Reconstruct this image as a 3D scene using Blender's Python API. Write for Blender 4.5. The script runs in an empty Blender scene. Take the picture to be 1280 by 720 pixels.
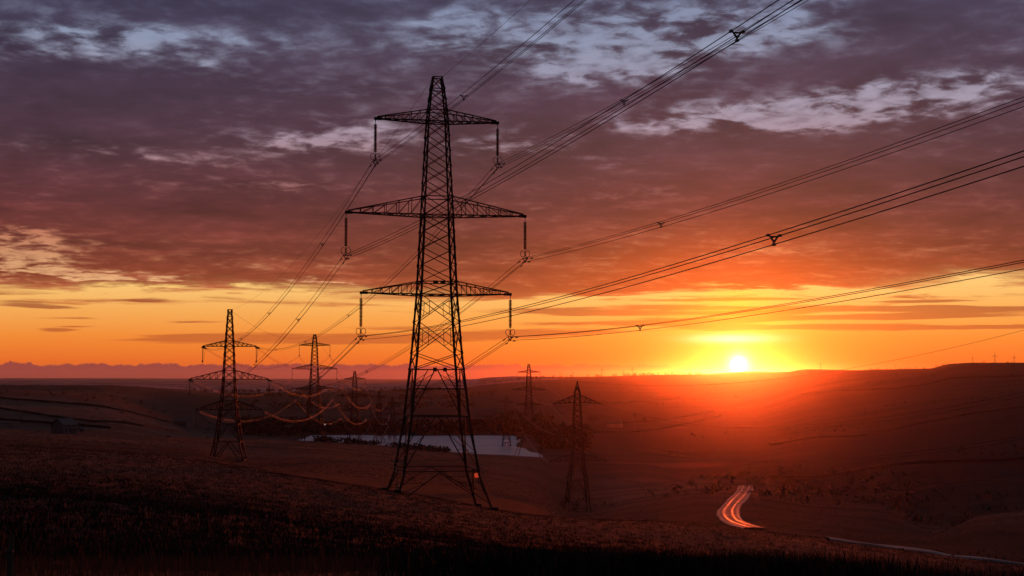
import bpy, bmesh, math, random
import numpy as np
from mathutils import Vector, Matrix
random.seed(7); RNG = np.random.default_rng(7)
SC = bpy.context.scene
COL = SC.collection

# ---------------------------------------------------------------- camera
FPX = 1758.0                                   # focal length in photo pixels (1280 wide)
PITCH = math.atan(110 / FPX)
cp, sp = math.cos(PITCH), math.sin(PITCH)
cam = bpy.data.cameras.new('camera'); camo = bpy.data.objects.new('camera', cam); COL.objects.link(camo)
camo.location = (0, 0, 0); camo.rotation_euler = (math.pi / 2 + PITCH, 0, 0)
cam.sensor_width = 36; cam.lens = 36 * FPX / 1280; cam.clip_end = 90000; cam.clip_start = 0.3
SC.camera = camo
SC.view_settings.view_transform = 'Standard'; SC.view_settings.look = 'None'
SC.view_settings.exposure = 0.0; SC.view_settings.gamma = 1.0

def unproj(px, py, Y):
    """point on the plane y = Y seen at photo pixel (px, py)"""
    a, b = (px - 640) / FPX, (360 - py) / FPX
    k = Y / (cp - b * sp)
    return Vector((a * k, Y, (sp + b * cp) * k))
def img_y(Y, z):
    d = Y * cp + z * sp; u = -Y * sp + z * cp
    return 360 - FPX * u / d

# ---------------------------------------------------------------- node expressions
class X:
    nt = None
    def __init__(s, v): s.v = v
    @staticmethod
    def m(op, *a, clamp=False):
        n = X.nt.nodes.new('ShaderNodeMath'); n.operation = op; n.use_clamp = clamp
        for i, q in enumerate(a):
            if isinstance(q, X): X.nt.links.new(q.v, n.inputs[i])
            else: n.inputs[i].default_value = float(q)
        return X(n.outputs[0])
    def __add__(s, o): return X.m('ADD', s, o)
    __radd__ = __add__
    def __sub__(s, o): return X.m('SUBTRACT', s, o)
    def __rsub__(s, o): return X.m('SUBTRACT', o, s)
    def __mul__(s, o): return X.m('MULTIPLY', s, o)
    __rmul__ = __mul__
    def __truediv__(s, o): return X.m('DIVIDE', s, o)
    def __rtruediv__(s, o): return X.m('DIVIDE', o, s)
    def __neg__(s): return X.m('MULTIPLY', s, -1)
def xmax(a, b): return X.m('MAXIMUM', a, b)
def xmin(a, b): return X.m('MINIMUM', a, b)
def xpow(a, b): return X.m('POWER', a, b)
def xexp(a): return X.m('EXPONENT', a)
def xabs(a): return X.m('ABSOLUTE', a)
def clamp01(a): return X.m('ADD', a, 0, clamp=True)
def sstep(a, lo, hi):
    n = X.nt.nodes.new('ShaderNodeMapRange'); n.interpolation_type = 'SMOOTHSTEP'
    X.nt.links.new(a.v, n.inputs[0]); n.inputs[1].default_value = lo; n.inputs[2].default_value = hi
    return X(n.outputs[0])
def combine(a, b, c):
    n = X.nt.nodes.new('ShaderNodeCombineXYZ')
    for i, q in enumerate((a, b, c)):
        if isinstance(q, X): X.nt.links.new(q.v, n.inputs[i])
        else: n.inputs[i].default_value = q
    return X(n.outputs[0])
def noise(vec, scale, detail=4, rough=0.55, dist=0.0, w=None):
    n = X.nt.nodes.new('ShaderNodeTexNoise'); n.noise_dimensions = '3D'
    if vec is not None: X.nt.links.new(vec.v, n.inputs['Vector'])
    n.inputs['Scale'].default_value = scale; n.inputs['Detail'].default_value = detail
    n.inputs['Roughness'].default_value = rough; n.inputs['Distortion'].default_value = dist
    return X(n.outputs[0])
def ramp(fac, stops, interp='LINEAR'):
    n = X.nt.nodes.new('ShaderNodeValToRGB'); r = n.color_ramp; r.interpolation = interp
    while len(r.elements) < len(stops): r.elements.new(0.5)
    for e, (p, c) in zip(r.elements, stops): e.position = p; e.color = (*c, 1)
    X.nt.links.new(fac.v, n.inputs[0]); return X(n.outputs[0])
def mixc(fac, a, b, mode='MIX'):
    n = X.nt.nodes.new('ShaderNodeMix'); n.data_type = 'RGBA'; n.blend_type = mode; n.clamp_factor = True
    for i, q in ((0, fac), (6, a), (7, b)):
        if isinstance(q, X): X.nt.links.new(q.v, n.inputs[i])
        elif i == 0: n.inputs[0].default_value = q
        else: n.inputs[i].default_value = (*q, 1)
    return X(n.outputs[2])
def lin(r, g, b):
    f = lambda c: (c / 255 / 12.92) if c / 255 < 0.04045 else ((c / 255 + 0.055) / 1.055) ** 2.4
    return (f(r), f(g), f(b))

# ---------------------------------------------------------------- world: dusk sky with a deck of cloud
PPD = FPX * math.pi / 180                      # pixels per degree near the axis
AZ = lambda x: math.degrees(math.atan((x - 640) / FPX))
EL = lambda y: (470 - y) / PPD
SUN_AZ, SUN_EL = AZ(923), EL(456)
world = bpy.data.worlds.new('World'); SC.world = world; world.use_nodes = True
nt = X.nt = world.node_tree; nt.nodes.clear()
tc = nt.nodes.new('ShaderNodeTexCoord'); sep = nt.nodes.new('ShaderNodeSeparateXYZ')
nt.links.new(tc.outputs['Generated'], sep.inputs[0])
dx, dy, dz = X(sep.outputs[0]), X(sep.outputs[1]), X(sep.outputs[2])
az = X.m('ARCTAN2', dx, dy) * (180 / math.pi)
el = X.m('ARCSINE', dz) * (180 / math.pi)
elp = xmax(el, 0.0)
# cloud sheet coordinates: the direction carried up to a level sheet
zz = xmax(dz, 0.0) + 0.035
plane = combine(dx / zz, dy / zz, 0.0)
z2 = xmax(dz, 0.0) + 0.13
plane2 = combine(dx / z2, dy / z2, 2.0)
n_big = noise(plane, 0.33, 3, 0.5)
n_mid = noise(plane, 1.1, 5, 0.6, 0.5)
n_fine = noise(plane2, 4.6, 6, 0.60, 0.5)
n_rip = noise(plane2, 11.0, 4, 0.6, 0.3)
warp = (n_mid - 0.5)
azw = az + (n_big - 0.5) * 3.0 + warp * 3.0
elw = el + warp * 1.6 + (n_fine - 0.5) * 0.8
def blob(cx, cy, rx, ry, amp, rot=0.0, wp=True):
    """soft patch of the cloud deck, centre and radii as read in photo pixels, laid out in azimuth and elevation"""
    a = (azw if wp else az) - AZ(cx); e = (elw if wp else el) - EL(cy)
    ra, re = rx / PPD, ry / PPD
    if rot:
        c, s = math.cos(rot), math.sin(rot); a, e = a * c + e * s, e * c - a * s
    a = a / ra; e = e / re
    return xexp(-(a * a + e * e)) * amp
patches = [
 (120, 68, 130, 22, .75), (270, 50, 120, 16, .35), (30, 95, 60, 12, .35), (250, 90, 70, 10, .35),
 (110, 128, 190, 24, -.35), (90, 165, 160, 18, -.3), (190, 203, 120, 8, .55), (395, 178, 100, 18, .85), (330, 235, 130, 12, .45),
 (60, 198, 60, 7, .3), (460, 165, 50, 20, .4), (240, 275, 180, 16, -.25), (330, 25, 120, 20, -.3),
 (560, 40, 55, 28, .75), (690, 45, 100, 34, .65), (650, 85, 60, 16, .25), (720, 130, 110, 22, -.35), (760, 30, 90, 20, .45), (850, 70, 130, 34, .8), (940, 35, 130, 30, .7), (760, 95, 90, 22, .4),
 (1000, 12, 80, 14, .25), (780, 90, 60, 14, .35), (1180, 40, 110, 28, -.45), (1050, 92, 170, 17, -.5), (650, 185, 80, 16, .45), (600, 190, 60, 10, .4),
 (850, 155, 160, 17, .6), (990, 150, 120, 21, .7), (1120, 138, 110, 22, .8), (1200, 130, 90, 17, .65), (1050, 160, 120, 8, .3), (1230, 112, 60, 10, .4),
 (900, 190, 150, 14, -.35), (790, 240, 50, 8, .35), (1060, 225, 120, 16, -.3), (760, 200, 60, 10, .3), (1240, 240, 70, 14, .15),
 (20, 327, 70, 20, 1.25), (85, 347, 80, 6, 1.1), (170, 352, 70, 4, .7), (20, 300, 50, 8, .7), (390, 354, 45, 5, .8), (330, 330, 120, 10, .2), (600, 255, 120, 10, .2),
 (900, 310, 260, 30, .2),
]
acc = None
for p in patches:
    b = blob(*p); acc = b if acc is None else acc + b
n_cell = noise(plane2, 22.0, 4, 0.6, 0.3)
light = xmax(el - 15.5, 0.0) * 0.02 + acc * clamp01(0.1 + n_fine * 0.9 + (n_rip - 0.5) * 1.6)* 1.5 + (n_fine - 0.5) * 1.9 + (n_rip - 0.5) * 1.7 + (n_cell - 0.5) * 0.9 + (n_mid - 0.5) * 0.9
glow_in = (el - 2.5) * 0.02
lightm = sstep(light * (0.45 + xmax(acc, 0.0) * 0.75) + 0.04 + sstep(el, 9.0, 14.0) * 0.16 + sstep(el, 17.0, 26.0) * 0.4, 0.0, 1.45)
lightm = xmin(lightm, 0.78) * (0.40 + 0.60 * sstep(n_rip * 0.55 + n_cell * 0.25 + n_fine * 0.2, 0.38, 0.60))
# deck colours by elevation (0..18 degrees and up)
ef = clamp01(elp / 20.0)
E_ = lambda y: EL(y) / 20.0
deck_dark = ramp(ef, [(0.0, lin(205, 88, 32)), (E_(400), lin(196, 84, 40)), (E_(362), lin(158, 72, 48)), (E_(320), lin(116, 50, 44)), (E_(260), lin(92, 42, 50)),
                      (E_(190), lin(74, 45, 60)), (E_(110), lin(67, 50, 72)), (E_(0), lin(60, 58, 84)), (1.0, lin(70, 68, 90))])
deck_light = ramp(ef, [(0.0, lin(255, 180, 70)), (E_(400), lin(255, 205, 110)), (E_(355), lin(245, 190, 135)), (E_(300), lin(205, 130, 100)), (E_(240), lin(176, 118, 116)),
                       (E_(150), lin(176, 164, 184)), (E_(60), lin(150, 162, 190)), (E_(0), lin(132, 146, 178)), (1.0, lin(200, 194, 222))])
tone = ramp(clamp01((n_mid - 0.5) * 1.1 + (n_fine - 0.5) * 0.8 + (n_rip - 0.5) * 0.45 + 0.5), [(0.2, (.62, .60, .66)), (0.5, (.95, .94, .97)), (0.8, (1.40, 1.34, 1.30))])
deck = mixc(lightm, mixc(1.0, deck_dark, tone, 'MULTIPLY'), deck_light)
# warm tint of the deck above the sun
d_az = az - SUN_AZ
side = xexp(-(d_az * d_az) / (6.5 * 6.5))
warm = side * sstep(el, 6.8, 2.0)
deck = mixc(warm * 0.75, deck, mixc(lightm, lin(216, 88, 28), lin(255, 190, 90)))
# clear strip under the deck
clear = ramp(clamp01(elp / 5.0), [(0.0, lin(222, 100, 50)), (0.12, lin(236, 112, 42)), (0.3, lin(242, 138, 54)), (0.5, lin(244, 168, 84)), (0.72, lin(246, 196, 116)), (1.0, lin(248, 206, 140))])
clear_sun = ramp(clamp01(elp / 5.0), [(0.0, lin(255, 132, 18)), (0.15, lin(255, 172, 30)), (0.38, lin(255, 206, 66)), (0.6, lin(255, 205, 80)), (1.0, lin(255, 210, 120))])
side2 = xexp(-xabs(d_az) / 2.5)
clear = mixc(clamp01(side2 * 1.05), clear, clear_sun)
# lower edge of the deck: wavy, with torn streaks under it
streak_v = combine(az * 0.10, el * 1.9, 3.0)
streak = noise(streak_v, 1.0, 5, 0.6, 0.6)
streak2 = noise(combine(az * 0.22, el * 3.4, 9.0), 1.0, 4, 0.6, 0.4)
streak3 = noise(combine(az * 0.34, el * 5.0, 4.0), 1.0, 5, 0.62, 0.5)
edge = el + (streak - 0.5) * 2.2 + (streak2 - 0.5) * 0.9 + (n_mid - 0.5) * 0.4
deckmask = sstep(edge, 2.9, 3.35)
holes = None
for p in [(80, 372, 130, 7, .5), (560, 405, 120, 12, .7), (700, 380, 80, 5, .5), (1240, 368, 90, 13, 1.0), (1050, 372, 110, 5, .75), (860, 378, 120, 5, .6), (950, 366, 90, 4, .6), (330, 372, 180, 9, .55), (250, 366, 130, 5, .5),
          (1180, 408, 130, 4, .6), (960, 413, 60, 4, .7), (700, 400, 80, 4, .6), (760, 372, 60, 4, .6)]:
    b = blob(*p[:4], p[4]); holes = b if holes is None else holes + b
deckmask = deckmask * (1.0 - clamp01(holes * (0.5 + streak3 * 2.4)))
bars = None
for p in [(45, 388, 55, 2.6, 1.0), (70, 416, 24, 2.8, 1.0), (95, 403, 40, 1.6, .6), (92, 411, 26, 1.5, .6), (182, 378, 34, 2.2, .8), (236, 405, 34, 1.8, .8), (240, 426, 60, 5, .75), (340, 424, 150, 6, 1.0), (470, 424, 110, 6, 1.0),
          (590, 421, 90, 7, .8), (480, 410, 90, 3, .5), (30, 383, 40, 4, .5), (700, 415, 100, 5, .8), (1060, 388, 120, 3.2, 1.1), (1215, 391, 100, 4, 1.1), (1120, 398, 170, 3, 1.1), (900, 400, 100, 3, 1.1), (960, 392, 80, 2.5, 1.), (1010, 411, 150, 4, 1.3), (1210, 413, 130, 2.5, 1.1), (780, 392, 110, 3.5, 1.1), (860, 384, 90, 3, 1.), (1150, 380, 60, 2.5, 1.), (800, 405, 120, 3, 1.1), (930, 376, 120, 2.5, .9), (700, 388, 90, 3, .9)]:
    a = (az + (streak - .5) * 1.5 - AZ(p[0])) / (p[2] / PPD); e = (el + (streak - .5) * 0.35 - EL(p[1])) / (p[3] / PPD)
    b = xexp(-(a * a + e * e)) * p[4]; bars = b if bars is None else bars + b
barm = sstep(bars * (0.35 + streak3 * 1.3) + (streak2 - 0.5) * 1.5, 0.22, 0.75)
bar_col = mixc(clamp01(side2 * 1.5), ramp(clamp01(elp / 5), [(0, lin(190, 95, 50)), (.3, lin(196, 98, 48)), (.6, lin(150, 78, 52)), (1, lin(140, 70, 55))]), lin(250, 140, 35))
sky = mixc(barm * 0.85, clear, bar_col)
sky = mixc(deckmask, sky, deck)
# the bank of far cloud standing on the horizon
bn = noise(combine(az * 0.75, 0.0, 5.0), 1.0, 6, 0.62)
bn2 = noise(combine(az * 3.0, el * 3.0, 1.0), 1.0, 3, 0.6)
top = 0.12 + bn * 0.68 + (bn2 - 0.5) * 0.24
bankfade = 1.0 - sstep(az, 5.5, 9.0) - 0.0
bank = sstep(top - el, -0.02, 0.05) * bankfade
bank_col = mixc(sstep(az, -6.0, 8.0), lin(146, 66, 66), lin(240, 100, 40))
sky = mixc(bank * 0.95, sky, bank_col)
# a little of the physical sky for the overall tone, then the glow round the sun
nish = nt.nodes.new('ShaderNodeTexSky'); nish.sky_type = 'NISHITA'; nish.sun_disc = False
nish.sun_elevation = math.radians(SUN_EL); nish.sun_rotation = math.radians(SUN_AZ)
nish.dust_density = 2.0
sky = mixc(0.01, sky, X(nish.outputs[0]), 'ADD')
sv = Vector((math.sin(math.radians(SUN_AZ)) * math.cos(math.radians(SUN_EL)), math.cos(math.radians(SUN_AZ)) * math.cos(math.radians(SUN_EL)), math.sin(math.radians(SUN_EL))))
dot = nt.nodes.new('ShaderNodeVectorMath'); dot.operation = 'DISTANCE'
nt.links.new(tc.outputs['Generated'], dot.inputs[0]); dot.inputs[1].default_value = sv
gam = X(dot.outputs['Value']) * (180 / math.pi)
core = xexp(-(gam * gam) / (0.20 * 0.20)) * 5.0 + xexp(-(gam * gam) / (0.42 * 0.42)) * 0.9
g1 = xexp(-gam / 0.5) * 0.55
g2 = xexp(-gam / 2.4) * 0.14
patch = blob(915, 424, 45, 5, 0.75, wp=False)
def addc(col, fac, c):
    n = nt.nodes.new('ShaderNodeVectorMath'); n.operation = 'MULTIPLY_ADD'
    n.inputs[0].default_value = c
    nt.links.new(combine(fac, fac, fac).v, n.inputs[1]); nt.links.new(col.v, n.inputs[2]); return X(n.outputs[0])
sky = addc(sky, core, (1.0, .93, .85)); sky = addc(sky, g1, (1.0, .82, .42)); sky = addc(sky, g2, (1.0, .40, .03)); sky = addc(sky, patch, (1.0, .85, .7))
# below the horizon the dome is dull, as ground would be
# the sky away from the afterglow is darker, as at any sunset
away = sstep(dx * math.sin(math.radians(SUN_AZ)) + dy * math.cos(math.radians(SUN_AZ)), 0.72, -0.35)
sky = mixc(away * 0.72, sky, (0, 0, 0))
sky = mixc(sstep(el, 28.0, 80.0) * 0.35, sky, (0, 0, 0))
sky = mixc(sstep(el, -0.6, -2.5), sky, lin(40, 22, 22))
bg = nt.nodes.new('ShaderNodeBackground'); out = nt.nodes.new('ShaderNodeOutputWorld')
nt.links.new(sky.v, bg.inputs[0]); bg.inputs[1].default_value = 1.0
nt.links.new(bg.outputs[0], out.inputs[0])
world.cycles.sampling_method = 'MANUAL'; world.cycles.sample_map_resolution = 1024

# ---------------------------------------------------------------- sun
sun = bpy.data.lights.new('sun', 'SUN'); suno = bpy.data.objects.new('sun', sun); COL.objects.link(suno)
sun.energy = 2.0; sun.angle = math.radians(0.5); sun.color = (1.0, 0.10, 0.014)
suno.rotation_euler = (-sv).to_track_quat('-Z', 'Y').to_euler()

# ---------------------------------------------------------------- materials
def new_mat(name):
    m = bpy.data.materials.new(name); m.use_nodes = True; X.nt = m.node_tree
    b = m.node_tree.nodes['Principled BSDF']; return m, b
def setc(b, inp, v):
    if isinstance(v, X): X.nt.links.new(v.v, b.inputs[inp])
    elif isinstance(v, tuple): b.inputs[inp].default_value = (*v, 1)
    else: b.inputs[inp].default_value = v
def objco():
    n = X.nt.nodes.new('ShaderNodeTexCoord'); return X(n.outputs['Object'])
def attr(name):
    n = X.nt.nodes.new('ShaderNodeAttribute'); n.attribute_name = name; return X(n.outputs['Color'])
def bump(b, h, strength, dist=0.1):
    n = X.nt.nodes.new('ShaderNodeBump'); n.inputs['Strength'].default_value = strength; n.inputs['Distance'].default_value = dist
    X.nt.links.new(h.v, n.inputs['Height']); X.nt.links.new(n.outputs[0], b.inputs['Normal'])
def simple(name, c, rough=0.8, metal=0.0, var=0.35, scale=3.0, spec=0.3):
    m, b = new_mat(name); n = noise(objco(), scale, 4, 0.6)
    setc(b, 'Base Color', mixc(n, tuple(q * (1 - var) for q in c), tuple(min(1, q * (1 + var)) for q in c)))
    setc(b, 'Roughness', rough); setc(b, 'Metallic', metal); setc(b, 'Specular IOR Level', spec); return m
M_STEEL = simple('weathered_steel', (0.016, 0.014, 0.014), 0.75, 0.0, 0.4, 0.8, 0.15)
M_WIRE = simple('aluminium_strand', (0.10, 0.08, 0.07), 0.6, 0.5, 0.15, 0.5)
M_WIRE_NEAR = simple('tarnished_strand', (0.03, 0.026, 0.026), 0.9, 0.0, 0.15, 0.5, 0.0)
M_GLASSY = simple('brown_porcelain', (0.05, 0.02, 0.015), 0.35, 0, 0.2, 2)
M_FIT = simple('galvanised_fitting', (0.06, 0.055, 0.055), 0.7, 0.2)
M_WOOD = simple('weathered_wood', (0.06, 0.045, 0.035), 0.9)
M_STONE = simple('gritstone', (0.16, 0.13, 0.11), 0.9, 0, 0.5, 1.0)
M_WALL = simple('dry_stone', (0.012, 0.008, 0.008), 0.95, 0, 0.5, 0.4)
M_RENDER = simple('pale_render', (0.10, 0.085, 0.085), 0.9)
M_SLATE = simple('slate', (0.04, 0.036, 0.04), 0.9)
M_PANE = simple('window_glass', (0.03, 0.03, 0.04), 0.15)
M_BARK = simple('bark', (0.03, 0.022, 0.016), 0.95)
M_WHITE = simple('white_paint', (0.5, 0.48, 0.46), 0.5)
def leaf_mat(name, c, var=.5):
    m, b = new_mat(name); g = X.nt.nodes.new('ShaderNodeNewGeometry'); r = X(g.outputs['Random Per Island'])
    setc(b, 'Base Color', mixc(r, tuple(q * (1 - var) for q in c), tuple(q * (1 + var) for q in c))); setc(b, 'Roughness', 0.85); setc(b, 'Specular IOR Level', 0.15); return m
M_LEAF = leaf_mat('leaf', (0.016, 0.012, 0.010), .5)
M_GRASS = leaf_mat('dry_moor_grass', (0.085, 0.031, 0.019), .22)
M_GRASS_DULL = leaf_mat('dull_moor_grass', (0.030, 0.013, 0.009), .22)
M_HEATH = leaf_mat('heather', (0.009, 0.006, 0.0055))

# ---------------------------------------------------------------- numpy noise
def vnoise(x, y, seed=0):
    xi, yi = np.floor(x).astype(np.int64), np.floor(y).astype(np.int64); fx, fy = x - xi, y - yi
    fx, fy = fx * fx * (3 - 2 * fx), fy * fy * (3 - 2 * fy)
    def h(a, b):
        n = (a * 374761393 + b * 668265263 + seed * 1442695041) & 0xffffffff
        n = ((n ^ (n >> 13)) * 1274126177) & 0xffffffff
        return ((n ^ (n >> 16)) & 0xffff) / 65535.0
    return (h(xi, yi) * (1 - fx) + h(xi + 1, yi) * fx) * (1 - fy) + (h(xi, yi + 1) * (1 - fx) + h(xi + 1, yi + 1) * fx) * fy
def fbm(x, y, o=4, seed=0):
    s = 0; a = 0.5
    for i in range(o): s = s + a * vnoise(x * 2 ** i + 17 * i, y * 2 ** i + 31 * i, seed + i); a *= 0.5
    return s / (1 - 0.5 ** o) - 0.5

# ---------------------------------------------------------------- terrain: height profiles along bearings
NEAR_L = [(12, 719), (20, 700)]
cols = {
 0:    [(20, 706), (50, 662), (70, 634), (100, 603), (130, 579), (160, 562), (175, 557), (220, 568), (300, 569), (400, 557), (500, 546), (620, 537), (760, 542), (900, 538), (1200, 510), (1500, 491), (1700, 486), (2300, 493), (3300, 481), (4000, 483), (7000, 478), (12000, 475), (24000, 472.8)],
 130:  [(20, 708), (50, 668), (70, 642), (100, 612), (130, 588), (160, 568), (175, 564), (220, 573), (300, 575), (400, 564), (500, 553), (640, 543), (760, 547), (900, 541), (1200, 517), (1500, 500), (1800, 496), (2300, 500), (3300, 481.5), (4000, 483), (7000, 479), (12000, 475), (24000, 472.8)],
 240:  [(20, 709), (50, 673), (70, 652), (100, 623), (130, 600), (158, 579), (172, 575), (220, 582), (300, 582), (400, 572), (500, 560), (670, 547.5), (800, 553), (1000, 553), (1300, 541), (1700, 527), (2100, 520), (2600, 518), (3400, 488), (3800, 488), (5000, 491), (7000, 482), (12000, 476), (24000, 473.2)],
 300:  [(20, 710), (50, 678), (70, 658), (100, 629), (130, 606), (155, 589), (170, 585), (220, 592), (300, 590), (400, 582), (480, 574), (690, 549), (850, 556), (1100, 558), (1400, 545), (1800, 526), (2600, 508), (3600, 496), (4300, 491), (5200, 493), (7000, 483), (12000, 476.5), (24000, 473.4)],
 400:  [(20, 711), (50, 686), (70, 669), (100, 645), (130, 620), (152, 603), (168, 600), (210, 606), (300, 596), (400, 585), (500, 572), (760, 551.5), (900, 558), (1100, 566), (1380, 547), (1450, 542.5), (1800, 528), (2600, 508), (3600, 496), (4300, 490), (5200, 491), (7000, 484), (12000, 477), (24000, 473.6)],
 483:  [(20, 712), (50, 693), (70, 678), (100, 655), (130, 633), (152, 617), (166, 613), (205, 619), (300, 605), (400, 592), (500, 581), (800, 557.5), (900, 560), (1100, 567), (1380, 547), (1450, 542.5), (1800, 528), (2600, 509), (3600, 498), (4500, 489), (5500, 489), (7500, 483), (12000, 478), (24000, 474)],
 545:  [(20, 713), (50, 698), (70, 686), (100, 664), (130, 643), (152, 627), (166, 623), (205, 629), (300, 612), (400, 600), (500, 589), (840, 563), (920, 566), (1100, 568), (1380, 547), (1450, 542.5), (1800, 528), (2600, 509), (3600, 498), (4500, 489), (5500, 489), (7500, 481), (10000, 476.5), (24000, 474)],
 612:  [(20, 714), (50, 704), (70, 694), (100, 675), (130, 655), (152, 640), (166, 636), (205, 643), (300, 622), (400, 610), (500, 597), (880, 567.5), (980, 569), (1100, 568), (1380, 547), (1450, 542.5), (1800, 527), (2600, 508), (3600, 494), (4500, 481), (5500, 480), (6500, 472), (8000, 473), (24000, 474)],
 660:  [(20, 714), (50, 707), (70, 699), (100, 682), (130, 662), (152, 647), (166, 643), (205, 650), (300, 633), (400, 621), (500, 607), (900, 569.5), (1000, 570), (1150, 566), (1380, 547), (1450, 542), (1800, 526), (2600, 506), (3600, 489), (4500, 478), (5300, 476.5), (6500, 471), (8000, 472), (24000, 474)],
 720:  [(20, 715), (50, 711), (70, 705), (100, 690), (130, 670), (152, 655), (170, 649), (210, 656), (300, 656), (400, 649), (490, 641), (600, 620), (750, 594), (900, 576), (980, 574), (1150, 565), (1450, 548), (1900, 527), (2600, 507), (3600, 489), (4500, 478), (5500, 473), (6500, 471), (8000, 473), (24000, 474)],
 800:  [(20, 716), (50, 716), (70, 713), (100, 700), (130, 679), (155, 658), (180, 651), (215, 657), (300, 655), (400, 646), (500, 626), (700, 601), (850, 583), (970, 578), (1100, 577), (1400, 556), (1900, 533), (2600, 511), (3600, 491), (4500, 480), (6000, 469), (8000, 472), (24000, 474)],
 880:  [(20, 718), (50, 722), (70, 722), (100, 712), (130, 694), (160, 664), (185, 656), (215, 660), (290, 665), (350, 652), (450, 626), (560, 607), (640, 599), (740, 603), (850, 598), (1100, 576), (1500, 554), (2100, 527), (3000, 502), (4200, 482), (5800, 467.5), (8000, 471), (24000, 474)],
 940:  [(20, 719), (50, 730), (70, 732), (100, 722), (130, 704), (165, 671), (190, 663), (215, 667), (270, 672), (320, 661), (420, 634), (500, 618), (570, 606), (700, 596), (900, 580), (1300, 557), (2000, 523), (3000, 497), (4200, 478), (5600, 464.5), (8000, 470), (24000, 474)],
 1010: [(20, 722), (50, 740), (70, 744), (100, 735), (130, 716), (165, 682), (190, 673), (205, 675), (270, 678), (350, 660), (450, 638), (600, 614), (800, 588), (1200, 550), (1800, 515), (2600, 487), (3500, 470), (4300, 461.5), (6500, 468), (24000, 474)],
 1100: [(20, 726), (50, 752), (70, 758), (100, 749), (130, 728), (165, 695), (190, 686), (205, 688), (260, 692), (330, 680), (430, 652), (600, 612), (800, 582), (1200, 543), (1800, 503), (2500, 478), (3100, 466), (3500, 462), (6500, 467), (24000, 474)],
 1160: [(20, 728), (50, 760), (70, 766), (100, 757), (130, 736), (165, 704), (190, 694), (205, 696), (260, 700), (320, 684), (370, 671), (440, 667), (540, 648), (700, 604), (1000, 556), (1500, 512), (2100, 482), (2700, 466), (3000, 461.5), (5000, 463), (24000, 474)],
 1188: [(20, 729), (50, 763), (70, 769), (100, 760), (130, 740), (165, 708), (190, 697), (205, 699), (260, 703), (320, 685), (370, 662), (440, 658), (540, 649), (700, 604), (1000, 555), (1500, 509), (2100, 476), (2700, 457), (3000, 454.5), (5000, 461), (24000, 474)],
 1220: [(20, 732), (50, 768), (70, 774), (100, 765), (130, 745), (165, 712), (190, 702), (205, 704), (250, 709), (310, 685), (370, 656), (430, 646), (540, 650), (700, 606), (1000, 553), (1500, 506), (2100, 474), (2600, 456), (2800, 453.5), (5000, 459), (24000, 474)],
 1290: [(20, 736), (50, 776), (70, 784), (100, 775), (130, 756), (165, 722), (190, 711), (205, 713), (250, 717), (310, 690), (380, 650), (450, 637), (540, 646), (700, 605), (1000, 550), (1500, 502), (2100, 472), (2600, 455.5), (2800, 453), (5000, 459), (24000, 474)],
}
def pchip(x, y, q):
    h = np.diff(x); d = np.diff(y) / h; m = np.zeros_like(y)
    w1, w2 = 2 * h[1:] + h[:-1], h[1:] + 2 * h[:-1]; ok = d[:-1] * d[1:] > 0
    with np.errstate(divide='ignore', invalid='ignore'):
        m[1:-1] = np.where(ok, (w1 + w2) / (w1 / d[:-1] + w2 / d[1:]), 0)
    m[0], m[-1] = d[0], d[-1]
    i = np.clip(np.searchsorted(x, q) - 1, 0, len(x) - 2); t = (q - x[i]) / h[i]
    return (y[i] * (1 + 2 * t) * (1 - t) ** 2 + m[i] * h[i] * t * (1 - t) ** 2 + y[i + 1] * t * t * (3 - 2 * t) + m[i + 1] * h[i] * t * t * (t - 1))
R0, R1, NR = 3.0, 24000.0, 780
LR = np.linspace(math.log(R0), math.log(R1), NR); RR = np.exp(LR)
cx_ = np.array(sorted(cols)); prof = []
for c in cx_:
    a = math.atan((c - 640) / FPX)
    rs = [3, 6, 12]; zs = [-1.72, -1.74, -1.80]
    for r, y in cols[int(c)]:
        rs.append(r); zs.append(unproj(c, y, r * math.cos(a)).z)
    prof.append(pchip(np.log(np.array(rs, float)), np.array(zs), LR))
prof = np.array(prof)
caz = np.degrees(np.arctan((cx_ - 640) / FPX))
azs = np.concatenate([np.arange(-180, -24, 4.0), np.arange(-24, 24.01, 0.1), np.arange(28, 180, 4.0)])
NA = len(azs)
HG = np.empty((NA, NR))
for j in range(NR):
    HG[:, j] = pchip(caz, prof[:, j], np.clip(azs, caz[0], caz[-1]))
# outside the view the near hillside evens out towards the back
back = np.clip((np.abs(azs) - 30) / 80, 0, 1)[:, None]
even = np.mean(HG[(azs > -10) & (azs < 10)], 0)[None, :]
hill = np.clip((LR[None, :] - math.log(5)) / 3, 0, 1) * 22 * np.exp(-((LR[None, :] - math.log(250)) / 1.6) ** 2)
HG = HG * (1 - back) + (even * 0.6 + hill) * back
AZG, RG = np.meshgrid(np.radians(azs), RR, indexing='ij')
XG, YG = RG * np.sin(AZG), RG * np.cos(AZG)
amp = np.interp(RG, [3, 20, 100, 170, 400, 1500, 4000, 24000], [.02, .12, .5, .25, .9, 3.0, 7.0, 14.0])
HG = HG + fbm(XG / 22, YG / 22, 4, 3) * amp * 0.8 * (RG < 900) + fbm(XG / 260, YG / 260, 5, 9) * amp * (1.0 + 0.6 * (RG > 700) * (RG < 3500)) * (RG > 60) * np.clip((RG - 60) / 400, 0, 1)
HG += np.interp(RG, [3, 8, 30, 200, 500], [.0, .05, .22, .3, 0]) * fbm(XG / 2.2, YG / 2.2, 3, 21)
LAKE_Z = -60.0
lake_poly = [(378, 547), (384, 545.3), (420, 545), (560, 545.2), (640, 545), (645, 551), (640, 555), (650, 560), (662, 565), (675, 570), (675, 585), (384, 585)]
lake_w = [unproj(x, y, 1000) for x, y in lake_poly]; lake_w = [(v.x * LAKE_Z / v.z, v.y * LAKE_Z / v.z) for v in lake_w]
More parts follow.
